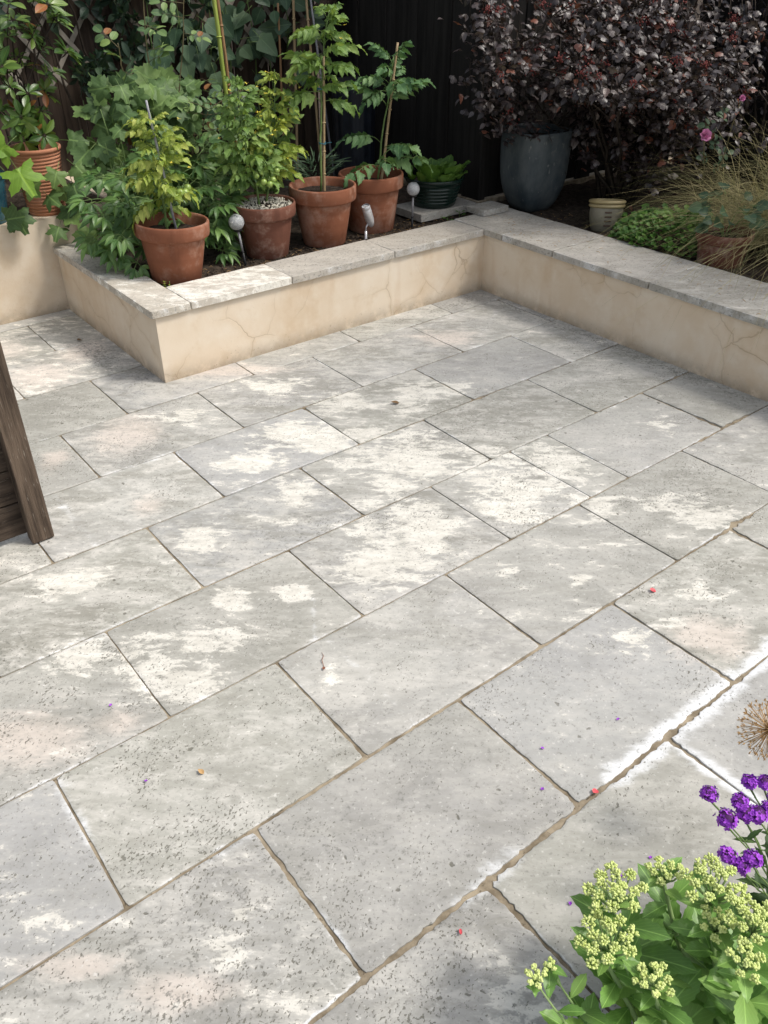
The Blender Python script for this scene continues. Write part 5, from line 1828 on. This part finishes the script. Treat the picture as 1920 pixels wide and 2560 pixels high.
# leafy sterile shoots that fill the clump
for i in range(20):
    ba = Vector((rg.uniform(.80, 1.05), rg.uniform(.04, .16), -.015))
    tp = ba + Vector((rg.uniform(-.10, .06), rg.uniform(.0, .14), rg.uniform(.08, .18)))
    pth = bend_path(ba, tp, 7, (0, 0, .02), rg, .003)
    sp.append((pth, [.0042 - .0004 * q for q in range(7)]))
    for q in range(1, 7):
        for kk in range(2):
            az = q * 1.6 + kk * math.pi + i
            el = rg.uniform(.1, .7)
            spots.append((rg.randrange(3), orient(pth[q], (math.cos(az) * math.cos(el), math.sin(az) * math.cos(el), math.sin(el)), (0, 0, 1), rg.uniform(.7, 1.15))))
emit(sd, SD, [M['sedum_leaf'], M['pale_stem']], spots, cap=300)
stem_part(sd, sp, 'pale_stem', 'stem', 7)

vb = empty('verbena', (1.12, .14, 0), 'purple-flowered verbena at the right edge above the sedum', 'plant')
FL = []
for (tp, r) in [((1.046, .379, .330), .0185), ((1.084, .339, .318), .018), ((1.041, .335, .310), .021), ((1.085, .323, .301), .020), ((1.102, .308, .299), .021), ((.978, .293, .312), .0175), ((.991, .270, .297), .016), ((1.009, .264, .307), .017),
                ((1.126, .348, .331), .015), ((1.147, .331, .330), .017), ((1.13, .30, .30), .018), ((1.16, .31, .31), .018)]:
    FL.append((Vector(tp), r))
sp, spots = [], []
VL = [leaf_t(.060, .020, 'lance', 12, .25, -.2, .18, .05, .004), leaf_t(.045, .014, 'lance', 10, .25, -.2, .18, .05, .004)]
hubs = [Vector((1.09, .25, .19)), Vector((1.05, .20, .19)), Vector((1.14, .25, .20))]
for i, h in enumerate(hubs):
    sp.append((bend_path((1.12 + .03 * i, .10, -.015), h, 6, (0, .02, .01), rg, .004), [.0026] * 6))
for i, (tp, r) in enumerate(FL):
    h = min(hubs, key=lambda q: (q - tp).length)
    pth = bend_path(h, tp - Vector((0, 0, r * .6)), 7, (0, -.01, 0), rg, .003)
    sp.append((pth, [.0016, .0016, .0015, .0014, .0014, .0016, .0024]))
    for q in (1, 3):
        spots.append((1, orient(pth[q], (rg.uniform(-1, 1), rg.uniform(-1, 1), rg.uniform(0, .6)), (0, 0, 1), rg.uniform(.6, 1.0))))
    gg = Geo()
    m0 = 34
    for j in range(m0):
        zf = 1 - 1.05 * (j + .5) / m0
        a = j * 2.399
        rr = math.sqrt(max(0, 1 - zf * zf))
        nrm = Vector((rr * math.cos(a), rr * math.sin(a), zf))
        c = tp - vb.location + Vector((nrm.x, nrm.y, nrm.z * .75)) * r * .88 * rg.uniform(.70, 1.0) + Vector((rg.uniform(-.002, .002), rg.uniform(-.002, .002), rg.uniform(-.002, .002)))
        qm = nrm.to_track_quat('Z', 'Y').to_matrix().to_4x4()
        for w in range(5):
            gg.add(leaf_t(.0066, .0046, 'obovate', 4, .15, .12), Matrix.Translation(c) @ qm @ xf((0, 0, 0), w * 1.256 + j, rg.uniform(-.25, .35)))
    o = gg.build('flower_head', [M['purple_petal']], vb)
    gg = Geo()
    gg.add(sphere_t(r * .72, 10, 7), Matrix.Translation(tp - vb.location))
    gg.build('calyx', M['verb_calyx'] if 'verb_calyx' in M else M['dark_stem'], o)
for i in range(46):
    h = hubs[i % 3]
    p = Vector((1.12, .12, 0)).lerp(h, rg.uniform(.15, 1.0)) + Vector((rg.uniform(-.03, .05), rg.uniform(-.03, .03), 0))
    spots.append((0, orient(p, (rg.uniform(-1, 1), rg.uniform(-.6, 1), rg.uniform(0, .6)), (0, 0, 1), rg.uniform(.8, 1.4))))
emit(vb, VL, [M['verbena_leaf'], M['green_stem']], spots)
stem_part(vb, sp, 'green_stem', 'stem', 5)

al = empty('dried_allium', (1.30, .10, 0), 'dried straw-coloured allium seed head at the right edge', 'plant')
ac = Vector((1.262, .390, .335))
gg = Geo()
tipg = Geo()
for j in range(170):
    zf = 1 - 2 * (j + .5) / 170
    a = j * 2.399
    rr = math.sqrt(1 - zf * zf)
    nrm = Vector((rr * math.cos(a), rr * math.sin(a), zf))
    e = ac + nrm * .056 * rg.uniform(.82, 1.06)
    gg.add(tube_t([ac - al.location, e - al.location], [.0006, .0005], 3))
    for w in range(4):
        tipg.add(leaf_t(.0075, .0026, 'lance', 3, .2, .2), Matrix.Translation(e - al.location) @ nrm.to_track_quat('Z', 'Y').to_matrix().to_4x4() @ xf((0, 0, 0), w * 1.57 + j, rg.uniform(.4, 1.1)))
hd_ = gg.build('seed_head', M['allium'], al)
o = tipg.build('seed_capsules', [M['allium']], hd_)
o['kind'] = 'stuff'
stem_part(al, [(bend_path((1.30, .10, -.02), ac, 8, (0, .03, .02), rg, .002), [.0026] * 8)], 'allium')

# ------------------------------------------------------------------ small things on the paving
def litter(name, p, yaw, t, mat, label, cat, s=1.0, group=None):
    gg = Geo()
    gg.add(t, Matrix.Scale(s, 4))
    o = gg.build(name, [M[mat]], None)
    o.location = p
    o.rotation_euler = (0, 0, yaw)
    return tag(o, label, cat, group)


dl = leaf_t(.040, .026, 'ovate', 7, .55, .25)
pt = leaf_t(.018, .016, 'oval', 6, .5, .3)
litter('dead_leaf', (1.979, 2.401, .003), 1.0, dl, 'brown_leaf', 'curled brown dead leaf in the middle of the pale paving', 'leaf', .9)
litter('dead_leaf', (1.200, 3.876, .003), 2.2, dl, 'brown_leaf', 'curled brown dead leaf near the foot of the planter wall on the left', 'leaf', .8)
litter('dead_leaf', (.444, 1.236, .003), .3, dl, 'allium', 'small yellow dead leaf scrap on the lower left paving', 'leaf', .45)
litter('petal', (1.809, .989, .003), .5, pt, 'red_petal', 'red petal lying alone on the slab at the right', 'petal', 1.0)
litter('petal', (1.126, .640, .002), 1.5, pt, 'red_petal', 'red petal lying on the wide mortar joint', 'petal', .9)
litter('petal', (.662, .597, .003), 2.5, leaf_t(.016, .007, 'oval', 6, .5, .3), 'red_petal', 'small curled red petal on the slab left of the sedum', 'petal', .9)
gg = Geo()
gg.add(tube_t([(-.030, 0, .002), (-.005, .004, .005), (.012, -.002, .003), (.028, .002, .002)], [.0007, .0010, .0008, .0004], 5))
gg.add(leaf_t(.014, .008, 'oval', 5, .4, .2), xf((-.028, 0, .003), R(80)))
o = gg.build('red_twig', M['clay'], None, loc=(.875, 1.371, 0))
o.rotation_euler = (0, 0, R(60))
tag(o, 'thin red twig with a grey tip lying on the pale slab left of centre', 'twig')
rg = random.Random(77)
FLAB = ['on the slab left of the sedum heads', 'on the narrow joint nearest the mortar line', 'further up the narrow joint above the red petal', 'in the wide whitened joint', 'just above the middle sedum head',
        'between the sedum and verbena heads', 'half hidden behind the sedum heads', 'nearest the lowest verbena head', 'in the joint of the lower left slabs', 'on the far left slab joint']
for i, (x, y) in enumerate([(.87, .498), (1.03, .72), (1.115, .80), (1.33, .745), (1.03, .44), (1.08, .46), (.95, .42), (1.0, .47), (.33, 1.30), (.36, 1.57)]):
    gg = Geo()
    for w in range(5):
        gg.add(leaf_t(.0050, .0034, 'obovate', 4, .15, .2), xf((0, 0, .002), w * 1.256, rg.uniform(0, .5)))
    o = gg.build('verbena_floret', [M['purple_petal']], None, loc=(x, y, .001))
    o.rotation_euler = (rg.uniform(-.3, .3), rg.uniform(-.3, .3), rg.uniform(0, 6))
    tag(o, 'tiny fallen purple floret ' + FLAB[i], 'floret', 'fallen verbena florets')
# bits of straw, twigs and grit on the soil and coping
gg = Geo()
for i in range(420):
    if i < 240:
        x, y, z = rg.uniform(1.5, 3.3), 3.43 + abs(rg.gauss(0, .12)), .303
    elif i < 330:
        x, y, z = 3.61 + abs(rg.gauss(0, .2)), rg.uniform(1.2, 3.5), .305
    else:
        x, y, z = rg.uniform(3.22, 3.58), rg.uniform(1.2, 3.3), .334
    L = rg.uniform(.006, .035)
    a = rg.uniform(0, 6.283)
    gg.add(tube_t([(x, y, z), (x + L * .5 * math.cos(a), y + L * .5 * math.sin(a), z + rg.uniform(.001, .006)), (x + L * math.cos(a + .3), y + L * math.sin(a + .3), z + .001)], rg.uniform(.0004, .0011), 3))
o = gg.build('straw_litter', M['allium'], None)
tag(o, 'scattered straw and dead stems on the soil and coping', 'litter', None, 'stuff')
gg = Geo()
for i in range(900):
    if i < 600:
        x, y = rg.uniform(1.5, 3.3), 3.42 + abs(rg.gauss(0, .16))
    else:
        x, y = 3.60 + abs(rg.gauss(0, .25)), rg.uniform(1.2, 3.5)
    gg.add(dot, Matrix.Translation((x, y, .303)) @ Matrix.Rotation(rg.uniform(0, 3), 4, 'X') @ Matrix.Scale(rg.uniform(.002, .007), 4))
o = gg.build('soil_crumbs', M['soil'], None, smooth=False)
tag(o, 'loose crumbs of earth over the planting beds', 'soil', None, 'stuff')

# ------------------------------------------------------------------ tree in the right border whose crown shades that side of the garden
gt = empty('garden_tree', (4.95, .30, .28), 'broad-leaved tree standing in the right border by the fence', 'tree')
rg = random.Random(900)
cc = Vector((4.75, .75, 3.55))
trunk = bend_path((4.95, .30, .25), (4.80, .65, 2.9), 8, (.05, 0, 0), rg, .02)
stem_part(gt, [(trunk, [.075, .07, .066, .062, .058, .052, .046, .04])], 'bark', 'trunk', 10)
spots, lim = [], []
for i in range(14):
    a, e = rg.uniform(0, 6.283), rg.uniform(-.1, 1.3)
    tp = cc + Vector((math.cos(a) * math.cos(e) * 1.15, math.sin(a) * math.cos(e) * 1.15, math.sin(e) * .8 - .1))
    pth = bend_path(trunk[5 + i % 3], tp, 7, (0, 0, .08), rg, .04)
    lim.append((pth, [.026, .022, .018, .014, .011, .008, .005]))
stem_part(gt, lim, 'bark', 'limb', 6)
for i in range(560):
    pth = lim[rg.randrange(14)][0]
    p = pth[rg.randrange(2, 7)] + Vector((rg.gauss(0, .24), rg.gauss(0, .24), rg.gauss(0, .20)))
    spots.append((0, orient(p, (rg.uniform(-1, 1), rg.uniform(-1, 1), rg.uniform(-.8, .3)), (rg.uniform(-.5, .5), rg.uniform(-.5, .5), 1), rg.uniform(.8, 1.3))))
emit(gt, [leaf_t(.085, .055, 'ovate', 5, .2, -.2, 0, .05, .015)], [M['climber_leaf'], M['bark']], spots, cap=0, rest='crown')
